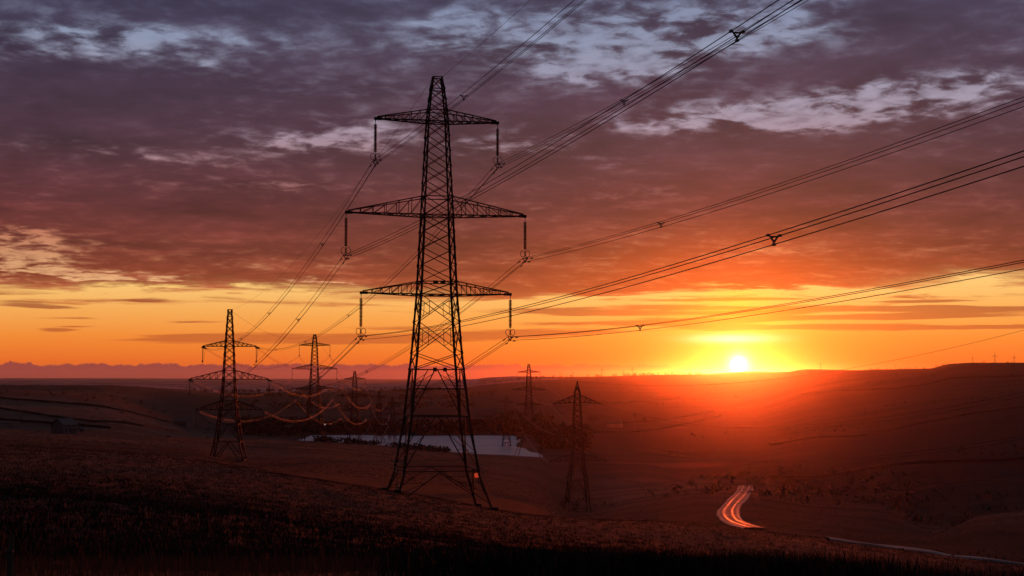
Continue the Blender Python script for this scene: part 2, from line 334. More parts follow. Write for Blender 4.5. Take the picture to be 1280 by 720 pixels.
def in_poly(px, py, poly):
    ins = np.zeros(px.shape, bool); n = len(poly)
    for i in range(n):
        (x1, y1), (x2, y2) = poly[i], poly[(i + 1) % n]
        c = ((y1 > py) != (y2 > py)) & (px < (x2 - x1) * (py - y1) / (y2 - y1 + 1e-12) + x1); ins ^= c
    return ins
shore_n = fbm(XG / 40, YG / 40, 3, 5)
wet = in_poly(XG + shore_n * 14, YG + shore_n * 30, lake_w)
fieldline = (RG < 1000)
wet = wet & ~((HG > LAKE_Z + 1) & fieldline)
wf = wet.astype(float)
for _ in range(4):
    wf[1:-1] = (wf[:-2] + 2 * wf[1:-1] + wf[2:]) / 4; wf[:, 1:-1] = (wf[:, :-2] + 2 * wf[:, 1:-1] + wf[:, 2:]) / 4
dry = np.where((RG > 850) & (RG < 2500), np.maximum(HG, LAKE_Z + 0.8 + 1.0 * np.abs(shore_n)), HG)
HG = np.where(wf > 0.001, dry * (1 - wf) + np.minimum(HG, LAKE_Z - 2.5) * wf, dry)
def ground_z(x, y):
    r = math.hypot(x, y); a = math.degrees(math.atan2(x, y))
    fi = np.interp(a, azs, np.arange(NA)); fj = np.interp(math.log(max(r, R0)), LR, np.arange(NR))
    i, j = min(int(fi), NA - 2), min(int(fj), NR - 2); u, v = fi - i, fj - j
    return float(HG[i, j] * (1 - u) * (1 - v) + HG[i + 1, j] * u * (1 - v) + HG[i, j + 1] * (1 - u) * v + HG[i + 1, j + 1] * u * v)
def col_profile(px):
    a = AZ(px); fi = np.interp(a, azs, np.arange(NA)); i = int(fi); u = fi - i
    h = HG[i] * (1 - u) + HG[i + 1] * u; return h, img_y(RR * math.cos(math.radians(a)), h)
def ground_at(px, py, rmin=8):
    """the visible ground point at a photo pixel"""
    h, yy = col_profile(px); j = np.where((yy <= py) & (RR > rmin))[0]
    j = j[0] if len(j) else NR - 1
    t = 0 if j == 0 else float(np.clip((yy[j - 1] - py) / (yy[j - 1] - yy[j] + 1e-9), 0, 1))
    r = RR[j - 1] * (1 - t) + RR[j] * t; a = math.radians(AZ(px))
    return Vector((r * math.sin(a), r * math.cos(a), float(h[j - 1] * (1 - t) + h[j] * t)))
def at_depth(px, r):
    a = math.radians(AZ(px)); x, y = r * math.sin(a), r * math.cos(a); return Vector((x, y, ground_z(x, y)))

# ground colour: dry moor grass, heather, pasture
PXG = 640 + FPX * np.tan(np.clip(AZG, -1.2, 1.2)); PYG = img_y(YG, HG)
n1 = fbm(XG / 18, YG / 18, 5, 40); n2 = fbm(XG / 90, YG / 90, 4, 41); n3 = fbm(XG / 3, YG / 3, 4, 42); n4 = fbm(XG / 420, YG / 420, 4, 44)
moor = np.array([.115, .046, .029]); heath = np.array([.004, .003, .003]); past = np.array([.055, .040, .032]); brownf = np.array([.036, .018, .012]); farc = np.array([.026, .018, .018])
ss = lambda x, a, b: (lambda t: t * t * (3 - 2 * t))(np.clip((x - a) / (b - a), 0, 1))
T = np.ones((NA, NR, 3)) * brownf
# boundary of the heather: bearing -> photo row, applied on the near hillside only
hb = np.interp(PXG, [0, 150, 250, 360, 440, 520, 620, 700, 800, 880, 960, 1060, 1200], [592, 598, 610, 628, 644, 655, 664, 668, 674, 690, 702, 720, 750])
near = RG < 215
hm = ss(PYG - hb + n1 * 16 + n3 * 8, -16, 22) * near
strip = ss(PYG, 694, 712) * (PXG < 620) * (RG < 30)
hm = hm * (1 - strip * ss(620 - PXG, 0, 200))
T = np.where(near[..., None], moor * (1 + n1[..., None] * .9), T)
T = T * (1 - hm[..., None]) + heath * (1 + n3[..., None]) * hm[..., None]
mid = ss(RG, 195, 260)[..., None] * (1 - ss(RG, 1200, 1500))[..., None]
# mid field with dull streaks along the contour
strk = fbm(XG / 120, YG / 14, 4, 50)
T = T * (1 - mid) + (brownf * (0.5 + 1.1 * ss(RG, 280, 620)[..., None]) * (1.15 + n2[..., None] * 1.2 + strk[..., None] * 2.2)) * mid  # nearer part darkened: shade of the dip behind the brow painted in
# left pasture hill in long strips
lh = (ss(RG, 860, 950) * (1 - ss(RG, 2300, 2600)) * (1 - ss(PXG, 300, 380)))[..., None]
band = (YG - XG * 0.9) / 62 + n2 * 0.8
cell = np.floor(band); hh = np.abs(np.sin(cell * 12.9898) * 43758.5453) % 1
line = (np.abs(band - cell - 0.5) > 0.44)
pc = past * (0.35 + 1.3 * hh[..., None]); pc = np.where(line[..., None], pc * 0.25, pc)
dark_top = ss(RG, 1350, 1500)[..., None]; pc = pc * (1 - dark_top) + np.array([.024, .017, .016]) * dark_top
T = T * (1 - lh) + pc * lh
fr = (ss(RG, 1400, 2400) * np.where(PXG < 700, 1, 0))[..., None] * (1 - lh)
patchy = np.floor(XG / 160 + n2 * 2) * 7.1 + np.floor(YG / 330 + n2 * 2) * 3.7
ph = (np.abs(np.sin(patchy * 12.9898) * 43758.5453) % 1)[..., None]
farc = np.where(((RG > 5200) & (RG < 30000))[..., None], np.array([.20, .115, .135]), np.where((RG > 2900)[..., None], np.array([.016, .011, .012]), farc))  # pale mauve beyond the ridge: distance haze painted into the ground colour
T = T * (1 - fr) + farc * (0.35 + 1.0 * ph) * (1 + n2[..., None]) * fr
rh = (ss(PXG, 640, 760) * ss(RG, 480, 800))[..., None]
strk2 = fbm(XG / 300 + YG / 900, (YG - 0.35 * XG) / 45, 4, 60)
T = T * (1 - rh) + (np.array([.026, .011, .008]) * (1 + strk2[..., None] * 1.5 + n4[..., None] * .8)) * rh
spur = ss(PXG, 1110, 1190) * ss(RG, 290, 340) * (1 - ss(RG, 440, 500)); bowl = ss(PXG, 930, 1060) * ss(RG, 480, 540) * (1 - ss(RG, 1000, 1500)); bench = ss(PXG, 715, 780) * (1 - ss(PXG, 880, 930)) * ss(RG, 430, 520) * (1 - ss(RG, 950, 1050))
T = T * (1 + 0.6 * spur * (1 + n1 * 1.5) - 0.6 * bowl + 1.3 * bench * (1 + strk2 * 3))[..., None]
T = T * np.where(RG < 2500, .66, .9)[..., None] * np.array([1.05, .92, .88])
T = np.clip(T * (1 + n3[..., None] * .4), .0015, .3)

def mesh_obj(name, verts, faces, mat, parent=None, smooth=False):
    me = bpy.data.meshes.new(name); me.from_pydata(verts, [], faces)
    if mat: me.materials.append(mat)
    if smooth: me.polygons.foreach_set('use_smooth', np.ones(len(me.polygons), bool))
    me.update(); o = bpy.data.objects.new(name, me); COL.objects.link(o)
    if parent: o.parent = parent
    return o
def tag(o, label=None, cat=None, group=None, kind=None):
    if label: o['label'] = label
    if cat: o['category'] = cat
    if group: o['group'] = group
    if kind: o['kind'] = kind
    return o
def empty(name, loc, rz=0.0):
    o = bpy.data.objects.new(name, None); COL.objects.link(o); o.location = loc; o.rotation_euler = (0, 0, rz); o.empty_display_size = 0.5; return o

def fast_mesh(name, V, F, mat, smooth=True):
    """V (n,3), F (m,k) numpy"""
    me = bpy.data.meshes.new(name); k = F.shape[1]
    me.vertices.add(len(V)); me.vertices.foreach_set('co', V.astype(np.float32).ravel())
    me.loops.add(F.size); me.loops.foreach_set('vertex_index', F.astype(np.int32).ravel())
    me.polygons.add(len(F)); me.polygons.foreach_set('loop_start', np.arange(0, F.size, k, dtype=np.int32)); me.polygons.foreach_set('loop_total', np.full(len(F), k, np.int32))
    if smooth: me.polygons.foreach_set('use_smooth', np.ones(len(F), bool))
    me.materials.append(mat); me.update(); me.validate()
    o = bpy.data.objects.new(name, me); COL.objects.link(o); return o

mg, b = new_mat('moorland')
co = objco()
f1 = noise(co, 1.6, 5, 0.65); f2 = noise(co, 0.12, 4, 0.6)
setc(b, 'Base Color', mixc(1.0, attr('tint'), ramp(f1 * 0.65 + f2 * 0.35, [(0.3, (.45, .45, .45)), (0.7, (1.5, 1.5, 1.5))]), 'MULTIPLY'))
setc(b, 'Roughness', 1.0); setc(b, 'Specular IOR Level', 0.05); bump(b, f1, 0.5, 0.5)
V = np.stack([XG, YG, HG], -1).reshape(-1, 3)
V = np.concatenate([V, [[0, 0, -1.72]]]); ctr = len(V) - 1
ii = np.arange(NA)[:, None]; jj = np.arange(NR - 1)[None, :]; i2 = (ii + 1) % NA
F = np.stack([ii * NR + jj, ii * NR + jj + 1, i2 * NR + jj + 1, i2 * NR + jj], -1).reshape(-1, 4)
C3 = np.array([[ctr, ctr, 0, 0]])
g = fast_mesh('ground', V, F, mg)
bm = bmesh.new(); bm.from_mesh(g.data); bm.verts.ensure_lookup_table()
ring = [bm.verts[i * NR] for i in range(NA)]
for i in range(NA):
    try: bm.faces.new((bm.verts[ctr], ring[(i + 1) % NA], ring[i]))
    except ValueError: pass
bm.to_mesh(g.data); bm.free()
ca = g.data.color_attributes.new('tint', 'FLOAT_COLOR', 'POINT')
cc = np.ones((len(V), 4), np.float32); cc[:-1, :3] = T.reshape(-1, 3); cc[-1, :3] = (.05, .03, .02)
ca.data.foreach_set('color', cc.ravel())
g['kind'] = 'structure'

# ---------------------------------------------------------------- reservoir
mw, b = new_mat('lake_water')
w1 = noise(objco(), 0.55, 4, 0.6); w2 = noise(objco(), 0.03, 3, 0.5)
setc(b, 'Base Color', (.05, .05, .07)); setc(b, 'Roughness', 0.30 + w2 * 0.2); setc(b, 'IOR', 1.45); setc(b, 'Specular IOR Level', 0.5)
bump(b, w1, 1.0, 0.45)
xs = [unproj(x, 545, 1000) for x in (330, 700)]
lk = mesh_obj('lake', [(-300, 850, LAKE_Z), (60, 850, LAKE_Z), (70, 1460, LAKE_Z), (-400, 1460, LAKE_Z)], [(0, 1, 2, 3)], mw)
lk['kind'] = 'structure'

# ---------------------------------------------------------------- wet track in the valley
mr, b = new_mat('wet_track')
uvn = attr('across'); sx = X.nt.nodes.new('ShaderNodeSeparateXYZ'); X.nt.links.new(uvn.v, sx.inputs[0]); ac = X(sx.outputs[0])
nn = noise(objco(), 0.9, 5, 0.7); nb = noise(objco(), 4.0, 3, 0.6)
rut = xexp(-xpow((xabs(xabs(ac - 0.5) - 0.28) - 0.11) / 0.055, 2.0))
wetm = clamp01(rut * 0.6 + 0.30 + (nn - 0.5) * 2.8 + (nb - 0.5) * 1.2)
setc(b, 'Base Color', mixc(wetm, (.06, .04, .03), (.03, .022, .018))); setc(b, 'Roughness', 0.9 - wetm * 0.5); setc(b, 'Specular IOR Level', 0.05 + wetm * 0.18); bump(b, nb * 0.5 + nn, 0.6, 0.06)
mstr = simple('peaty_stream', (.02, .016, .018), 0.45, 0, .3, 1.0, .3)
def ribbon(name, pts, hw, mat, lift=0.07):
    out = []
    for (x, y) in pts:
        out.append(ground_at(x, y, 150))
    dense = []
    for a_, b_ in zip(out[:-1], out[1:]):
        n = max(1, int((b_ - a_).length / 4))
        for k in range(n): dense.append(a_.lerp(b_, k / n))
    dense.append(out[-1])
    for _ in range(3):
        dense = [dense[0]] + [(dense[i - 1] + dense[i] * 2 + dense[i + 1]) / 4 for i in range(1, len(dense) - 1)] + [dense[-1]]
    vs, fs, ac = [], [], []
    NW = 6
    for i, p in enumerate(dense):
        d = (dense[min(i + 1, len(dense) - 1)] - dense[max(i - 1, 0)]); d.z = 0; d.normalize(); n = Vector((d.y, -d.x, 0))
        w_ = hw * (1 + 0.06 * math.sin(i * .35))
        for k in range(NW + 1):
            q = p + n * w_ * (2 * k / NW - 1); q.z = ground_z(q.x, q.y) + lift + (0.25 if 0 < k < NW else -0.1); vs.append(q); ac.append(k / NW)
    for i in range(len(dense) - 1):
        for k in range(NW): a0 = i * (NW + 1) + k; fs.append((a0, a0 + 1, a0 + NW + 2, a0 + NW + 1))
    o = mesh_obj(name, vs, fs, mat, smooth=True)
    c = o.data.color_attributes.new('across', 'FLOAT_COLOR', 'POINT')
    for i, a in enumerate(ac): c.data[i].color = (a, a, a, 1)
    o['kind'] = 'structure'; return o
ribbon('track', [(931, 608), (929, 614), (922, 622), (914, 630), (908, 638), (908, 645), (914, 652), (928, 657.5), (942, 661)], 3.1, mr)
ribbon('stream', [(1030, 673.5), (1060, 677), (1100, 682), (1150, 689.5), (1200, 697.5), (1250, 704), (1290, 709)], 0.8, mstr, 0.12)

# ---------------------------------------------------------------- members
def add_member(vs, fs, a, b, w, h=None):
    h = h or w; a, b = Vector(a), Vector(b); d = (b - a).normalized()
    up = Vector((0, 0, 1)) if abs(d.z) < 0.9 else Vector((0, 1, 0))
    s = d.cross(up).normalized(); t = s.cross(d).normalized(); i = len(vs)
    for p in (a, b):
        for (u, v) in ((-1, -1), (1, -1), (1, 1), (-1, 1)): vs.append(p + s * u * w / 2 + t * v * h / 2)
    fs += [(i, i + 1, i + 2, i + 3), (i + 7, i + 6, i + 5, i + 4), (i, i + 4, i + 5, i + 1), (i + 1, i + 5, i + 6, i + 2), (i + 2, i + 6, i + 7, i + 3), (i + 3, i + 7, i + 4, i)]
def add_angle(vs, fs, a, b, w, cx, cy):
    """an L-section leg: two flanges turned towards the tower's faces"""
    a, b = Vector(a), Vector(b); t = w * 0.22
    for sgn in (0, 1):
        i = len(vs)
        for p in (a, b):
            ox, oy = (w, t) if sgn else (t, w)
            for (u, v) in ((0, 0), (1, 0), (1, 1), (0, 1)): vs.append(p + Vector((-cx * ox * u, -cy * oy * v, 0)))
        fs += [(i, i + 1, i + 2, i + 3), (i + 7, i + 6, i + 5, i + 4), (i, i + 4, i + 5, i + 1), (i + 1, i + 5, i + 6, i + 2), (i + 2, i + 6, i + 7, i + 3), (i + 3, i + 7, i + 4, i)]
def tube(vs, fs, pts, r, n=5, closed=False):
    base = len(vs); pts = [Vector(p) for p in pts]; m = len(pts)
    for i, p in enumerate(pts):
        d = (pts[(i + 1) % m] - pts[i - 1]) if closed else (pts[min(i + 1, m - 1)] - pts[max(i - 1, 0)])
        d.normalize(); up = Vector((0, 0, 1)) if abs(d.z) < 0.95 else Vector((0, 1, 0))
        s = d.cross(up).normalized(); t = s.cross(d)
        rr = r[i] if isinstance(r, (list, tuple)) else r
        for k in range(n): a = 2 * math.pi * k / n; vs.append(p + (s * math.cos(a) + t * math.sin(a)) * rr)
    for i in range(m if closed else m - 1):
        j = (i + 1) % m
        for k in range(n): fs.append((base + i * n + k, base + i * n + (k + 1) % n, base + j * n + (k + 1) % n, base + j * n + k))

def pylon(name, loc, rz, spec, detail=2, scale=1.0):
    """lattice pylon. spec: profile [(height, width)], arms [(z_low, z_root_top, half_length)], panels [heights of lattice nodes]. detail 2: every member its own part."""
    t = empty(name, loc, rz); P = spec['profile']; S = scale
    hs = [p[0] for p in P]; wsd = [p[1] for p in P]
    wid = lambda z: float(np.interp(z, hs, wsd)) * S
    def corner(z, cx, cy): w = wid(z) / 2; return Vector((cx * w, cy * w, z * S))
    lw = spec.get('leg', 0.2) * S; bw = spec.get('brace', 0.09) * S
    joined = {'v': [], 'f': []}
    foot = spec.get('feet', {})
    for cx in (-1, 1):
        for cy in (-1, 1):
            vs, fs = [], []
            zl = [foot.get((cx, cy), hs[0])] + hs[1:]
            for a, b_ in zip(zl[:-1], zl[1:]):
                k = 1.0 if a < hs[-1] * 0.55 else 0.75
                pa = corner(a, cx, cy)
                if a == zl[0]: # extend the splay down to the foot
                    w0 = wsd[0] + (wsd[0] - wsd[1]) / (hs[1] - hs[0]) * (hs[0] - a); pa = Vector((cx * w0 * S / 2, cy * w0 * S / 2, a * S))
                add_angle(vs, fs, pa, corner(b_, cx, cy) + Vector((0, 0, .01)), lw * k, cx, cy)
            mesh_obj('leg', vs, fs, M_STEEL, t)
    def brace(a, b_, w=None, nm='brace', fat=1.0):
        w = (w or bw) * fat
        if detail >= 2:
            vs, fs = [], []; add_member(vs, fs, a, b_, w, w * 0.8); mesh_obj(nm, vs, fs, M_STEEL, t)
        else: add_member(joined['v'], joined['f'], a, b_, w, w * 0.8)
    faces = [((-1, -1), (1, -1)), ((1, -1), (1, 1)), ((1, 1), (-1, 1)), ((-1, 1), (-1, -1))]
    def pt(z, c0, c1, u, inset=0.0):
        p = corner(z, *c0).lerp(corner(z, *c1), u); return p
    # crossed panels
    for zi, (z0, z1) in enumerate(spec['cross']):
        for k, (c0, c1) in enumerate(faces):
            o = Vector(((c0[0] + c1[0]) / 2, (c0[1] + c1[1]) / 2, 0)) * 0.03
            brace(pt(z0, c0, c1, .01) + o, pt(z1, c0, c1, .99) + o); brace(pt(z0, c0, c1, .99) - o, pt(z1, c0, c1, .01) - o)
    for z0, z1 in spec.get('redundant', ()):
        for c0, c1 in faces:
            zm = (z0 + z1) / 2
            for u0, u1 in ((0, .25), (1, .75)):
                for zq in (z0 + (z1 - z0) * .25, z0 + (z1 - z0) * .75): brace(pt(zm, c0, c1, u0), pt(zq, c0, c1, u1), w=bw * .7, nm='strut')
                brace(pt(z0 + (z1 - z0) * .25, c0, c1, u1), pt(z0 + (z1 - z0) * .75, c0, c1, u1), w=bw * .6, nm='strut')
    for z in spec['rings']:
        for k, (c0, c1) in enumerate(faces): brace(pt(z, c0, c1, 0), pt(z, c0, c1, 1), nm='girt', fat=1.25)
        if z in spec.get('diaphragm', ()):
            brace(corner(z, -1, -1), corner(z, 1, 1), nm='girt'); brace(corner(z, -1, 1), corner(z, 1, -1), nm='girt')
    # K panels: an inverted V from the legs at z0 to the middle of the girt at z1, with secondary struts
    for (z0, z1, full) in spec['kay']:
        for c0, c1 in faces:
            for s in (0, 1):
                A = pt(z0, c0, c1, s); u = 0.5 + (0.10 if s else -0.10) * (1 if full else 0); B = pt(z1, c0, c1, u)
                brace(A, B, fat=1.2)
                L0, L1 = pt(z0, c0, c1, s), pt(z1, c0, c1, s)
                for q, (q1, q2) in enumerate(((.33, .33), (.66, .66))):
                    brace(L0.lerp(L1, q1), A.lerp(B, q2), w=bw * .7, nm='strut')
                brace(L0.lerp(L1, .33), A.lerp(B, .66), w=bw * .7, nm='strut')
                if full: brace(L0.lerp(L1, .66), A.lerp(B, .9), w=bw * .7, nm='strut')
    # arms
    for ai, (zl, zt, L) in enumerate(spec['arms']):
        for s in (-1, 1):
            tipz = zl * S + spec.get('tip_rise', 0.25) * S
            wl, wt = wid(zl) / 2, wid(zt) / 2
            tip = Vector((s * L * S, 0, tipz))
            members = []
            for cy in (-1, 1):
                tipc = tip + Vector((0, cy * 0.18 * S, 0))
                lo, up = Vector((s * wl, cy * wl, zl * S)), Vector((s * wt, cy * wt, zt * S))
                members.append(('chord', lo, tipc, 1.5)); members.append(('chord', up, tipc + Vector((0, 0, .22 * S)), 1.35))
                n = spec.get('arm_bays', 5)
                for k in range(1, n):
                    u = k / n
                    a_, b_ = lo.lerp(tipc, u), up.lerp(tipc + Vector((0, 0, .22 * S)), u)
                    members.append(('strut', a_, b_, .75))
                    u0 = (k - 1) / n; members.append(('strut', up.lerp(tipc, u0), a_, .75))
            n = spec.get('arm_bays', 5)
            for k in range(0, n):
                lo1, lo2 = Vector((s * wl, -wl, zl * S)), Vector((s * wl, wl, zl * S)); u = k / n; v = (k + 1) / n
                members.append(('strut', lo1.lerp(tip, u), lo2.lerp(tip, v), .75)); members.append(('strut', lo2.lerp(tip, u), lo1.lerp(tip, v), .75))
            vs, fs = [], []
            add_member(vs, fs, tip - Vector((s * .55 * S, 0, 0)), tip + Vector((s * .35 * S, 0, 0)), .42 * S, .3 * S)
            add_member(vs, fs, tip + Vector((s * .2 * S, 0, .1 * S)), tip + Vector((s * .2 * S, 0, -.3 * S)), .1 * S)
            if detail < 2:
                for (_, a_, b_, k_) in members: add_member(vs, fs, a_, b_, bw * k_)
            arm = mesh_obj('cross_arm', vs, fs, M_STEEL, t)
            if detail >= 2:
                for (nm, a_, b_, k_) in members:
                    v2, f2 = [], []; add_member(v2, f2, a_, b_, bw * k_, bw * k_ * .8); mesh_obj(nm, v2, f2, M_STEEL, arm)
    if detail < 2:
        o = mesh_obj('bracing', joined['v'], joined['f'], M_STEEL, t); o['kind'] = 'stuff'
    return t

def arm_tip(loc, rz, spec, ai, s, scale=1.0):
    zl, zt, L = spec['arms'][ai]
    p = Vector((s * (L + .2) * scale, 0, (zl + spec.get('tip_rise', .25) - .3) * scale)); p.rotate(Matrix.Rotation(rz, 3, 'Z')); return Vector(loc) + p

ARM = ('top', 'middle', 'bottom')
SIDE = {-1: 'left', 1: 'right'}
def zig(z0, z1, n): return [(z0 + (z1 - z0) * k / n, z0 + (z1 - z0) * (k + 1) / n) for k in range(n)]
# heights of the near pylon above its footing plane
D1 = 165.0
B0 = unproj(547, 624, D1).z
hz = lambda y: unproj(545, y, D1).z - B0
PHI = 0.2022
suspension = dict(
 profile=[(0, 10.9), (hz(592), 8.9), (hz(520), 6.85), (hz(475), 6.05), (hz(442), 5.4), (hz(368), 4.4), (hz(270), 3.55), (hz(152), 2.47), (hz(140), 2.27), (hz(112), 1.63), (hz(97), 1.15)],
 arms=[(hz(153), hz(139), 7.1), (hz(270), hz(247), 10.45), (hz(369), hz(353), 8.65)],
 cross=[(hz(112), hz(97))] + zig(hz(139), hz(112), 2) + zig(hz(247), hz(153), 5) + [(hz(153), hz(139)), (hz(270), hz(247)), (hz(369), hz(353))] + zig(hz(353), hz(270), 4) + [(hz(403), hz(369)), (hz(442), hz(403))],
 rings=[hz(97), hz(112), hz(139), hz(153), hz(247), hz(270), hz(353), hz(369), hz(462), hz(520), hz(586), hz(486)],
 diaphragm=[hz(153), hz(270), hz(369), hz(520)],
 kay=[(hz(520), hz(462), True), (hz(586), hz(520), True), (hz(626), hz(586), False)],
 redundant=[(hz(442), hz(403)), (hz(403), hz(369))],
 leg=0.25, brace=0.105, arm_bays=6, tip_rise=0.2)
# extra single V between 442 and 462 drawn as a cross
suspension['cross'].append((hz(462), hz(442)))
feetz = {}
BASE1 = Vector((unproj(544.8, 624, D1).x, D1, B0))
for cx in (-1, 1):
    for cy in (-1, 1):
        v = Vector((cx * 5.5, cy * 5.5, 0)); v.rotate(Matrix.Rotation(PHI, 3, 'Z')); v += BASE1
        feetz[(cx, cy)] = ground_z(v.x, v.y) - B0 - 0.3
sp1 = dict(suspension, feet=feetz)
p1 = pylon('electricity_pylon', BASE1, PHI, sp1, 2)
tag(p1, 'tallest steel lattice pylon standing on the grassy brow', 'pylon')
for (cx, cy), fz in feetz.items():
    w0 = 10.9 + (10.9 - 8.9) / hz(592) * (-fz); vs, fs = [], []
    add_member(vs, fs, (cx * w0 / 2, cy * w0 / 2, fz - .6), (cx * w0 / 2, cy * w0 / 2, fz + .62), .75, .75); mesh_obj('footing', vs, fs, M_WALL, p1)
# gusset plates, climbing guard, danger plate as parts
for c0, c1 in (((-1, -1), (1, -1)), ((1, 1), (-1, 1))):
    for u in ((.4, .6) if c0[1] < 0 else ()):
        w = 6.0 / 2 * 0.97; z = hz(462); x = (u - .5) * 2 * w * 1.0 * (1 if c0[0] < 0 else -1)
        vs, fs = [], []; add_member(vs, fs, (x - .22, c0[1] * w, z), (x + .22, c0[1] * w, z), .04, .45); mesh_obj('gusset_plate', vs, fs, M_STEEL, p1)
for u in (.4, .6):
    w = float(np.interp(hz(353), [q[0] for q in suspension['profile']], [q[1] for q in suspension['profile']])) / 2; x = (u - .5) * 2 * w
    vs, fs = [], []; add_member(vs, fs, (x - .3, -w - .03, hz(354)), (x + .3, -w - .03, hz(354)), .04, .35); mesh_obj('gusset_plate', vs, fs, M_STEEL, p1)
for dzv in (0.0, .45, .9):
    w = 9.0 / 2 + .35 - dzv * .1; z = hz(588) + dzv; vs, fs = [], []
    cs = [(-w, -w), (w, -w), (w, w), (-w, w)]
    for k in range(4): add_member(vs, fs, (*cs[k], z), (*cs[(k + 1) % 4], z), .045)
    for k in range(4):
        for q in range(16):
            a = Vector((*cs[k], z)).lerp(Vector((*cs[(k + 1) % 4], z)), q / 16); add_member(vs, fs, a + Vector((0, 0, -.07)), a + Vector((0, 0, .07)), .03)
    mesh_obj('barbed_wire', vs, fs, M_FIT, p1)
# round-cornered plate lit through from behind by the low sun
mp, b = new_mat('orange_plate')
setc(b, 'Base Color', (.75, .22, .04)); setc(b, 'Roughness', .4); setc(b, 'Transmission Weight', 0.0)
sxn = X.nt.nodes.new('ShaderNodeSeparateXYZ'); X.nt.links.new(objco().v, sxn.inputs[0]); ox, ozz = X(sxn.outputs[0]), X(sxn.outputs[2])
fig = None
for k in (-1, 0, 1):      # three pale upright figures with a line of small print under them
    q = xabs(ox - k * .19) + (ozz - .02) * .28
    m_ = X.m('LESS_THAN', q, .085) * X.m('GREATER_THAN', q + ozz * 0.0, .022) * X.m('GREATER_THAN', ozz, -.03) * X.m('LESS_THAN', ozz, .2)
    fig = m_ if fig is None else fig + m_
fig = clamp01(fig + X.m('LESS_THAN', xabs(ozz + .13), .022) * X.m('LESS_THAN', xabs(ox), .2))
tr = X.nt.nodes.new('ShaderNodeBsdfTranslucent'); X.nt.links.new(mixc(fig, (1.0, .34, .06), (1.0, .85, .6)).v, tr.inputs[0]); mx = X.nt.nodes.new('ShaderNodeMixShader'); mx.inputs[0].default_value = .75
X.nt.links.new(b.outputs[0], mx.inputs[1]); X.nt.links.new(tr.outputs[0], mx.inputs[2]); X.nt.links.new(mx.outputs[0], X.nt.nodes['Material Output'].inputs[0])
pw = unproj(596.5, 594, D1 - 3); loc = pw - BASE1; loc.rotate(Matrix.Rotation(-PHI, 3, 'Z'))
bm = bmesh.new(); N = 24
ring = [bm.verts.new((math.copysign(abs(math.cos(a)) ** .55, math.cos(a)) * .31, 0, math.copysign(abs(math.sin(a)) ** .55, math.sin(a)) * .29)) for a in [2 * math.pi * k / N for k in range(N)]]
fc = bm.faces.new(ring); me = bpy.data.meshes.new('identity_plate'); bm.to_mesh(me); bm.free(); me.materials.append(mp)
pl = bpy.data.objects.new('identity_plate', me); COL.objects.link(pl); pl.parent = p1; pl.location = loc; pl['label'] = 'glowing orange rounded plate on right leg'
vs, fs = [], []; add_member(vs, fs, loc + Vector((-1.6, .06, .42)), loc + Vector((1.3, .06, .42)), .06); mesh_obj('plate_rail', vs, fs, M_FIT, p1)

# ---------------------------------------------------------------- suspension insulator strings
def make_insulator(L=4.75, detail=True):
    t = empty('insulator_string', (0, 0, 0))
    vs, fs = [], []; tube(vs, fs, [(0, 0, 0), (0, 0, -L)], .035, 6); mesh_obj('rod', vs, fs, M_FIT, t)
    vs, fs = [], []; n = 21 if detail else 12
    for k in range(n):
        z = -.45 - k * (L - 1.45) / n; tube(vs, fs, [(0, 0, z + .08), (0, 0, z + .03), (0, 0, z - .03), (0, 0, z - .06)], [.08, .2, .2, .06], 10)
    o = mesh_obj('sheds', vs, fs, M_GLASSY, t); o['kind'] = 'stuff'
    if detail:
        for s in (-1, 1):
            vs, fs = [], []
            pts = [(s * (.30 - .26 * math.cos(a)) * 1.0, 0.0, -L + .55 + .38 * math.sin(a)) for a in [2 * math.pi * k / 14 for k in range(14)]]
            tube(vs, fs, pts, .035, 5, closed=True); mesh_obj('arcing_ring', vs, fs, M_FIT, t)
        vs, fs = [], []
        A, B_, C_ = Vector((-.3, 0, -L + .02)), Vector((.3, 0, -L + .02)), Vector((0, 0, -L - .4))
        for a, b_ in ((A, B_), (B_, C_), (C_, A)): add_member(vs, fs, a, b_, .09)
        mesh_obj('yoke_plate', vs, fs, M_FIT, t)
        for q in (A, B_, C_):
            vs, fs = [], []; add_member(vs, fs, q + Vector((0, -.3, -.04)), q + Vector((0, .3, -.04)), .09); mesh_obj('clamp', vs, fs, M_FIT, t)
    return t
def copy_tree(o, parent=None):
    c = o.copy(); COL.objects.link(c); c.parent = parent
    for ch in o.children: copy_tree(ch, c)
    return c
ins_L = 4.75
proto = make_insulator(ins_L, True); first = True
att = {}       # (arm, side) -> bottom of the string on the near pylon
for ai in range(3):
    for s in (-1, 1):
        tip = arm_tip(BASE1, PHI, sp1, ai, s)
        o = proto if first else copy_tree(proto); first = False
        o.location = tip; o.rotation_euler = (0, 0, PHI)
        tag(o, f'insulator string hanging from the {SIDE[s]} {ARM[ai]} arm tip of the tallest pylon', 'insulator', 'insulator strings on the tallest pylon')
        att[(ai, s)] = tip + Vector((0, 0, -ins_L))

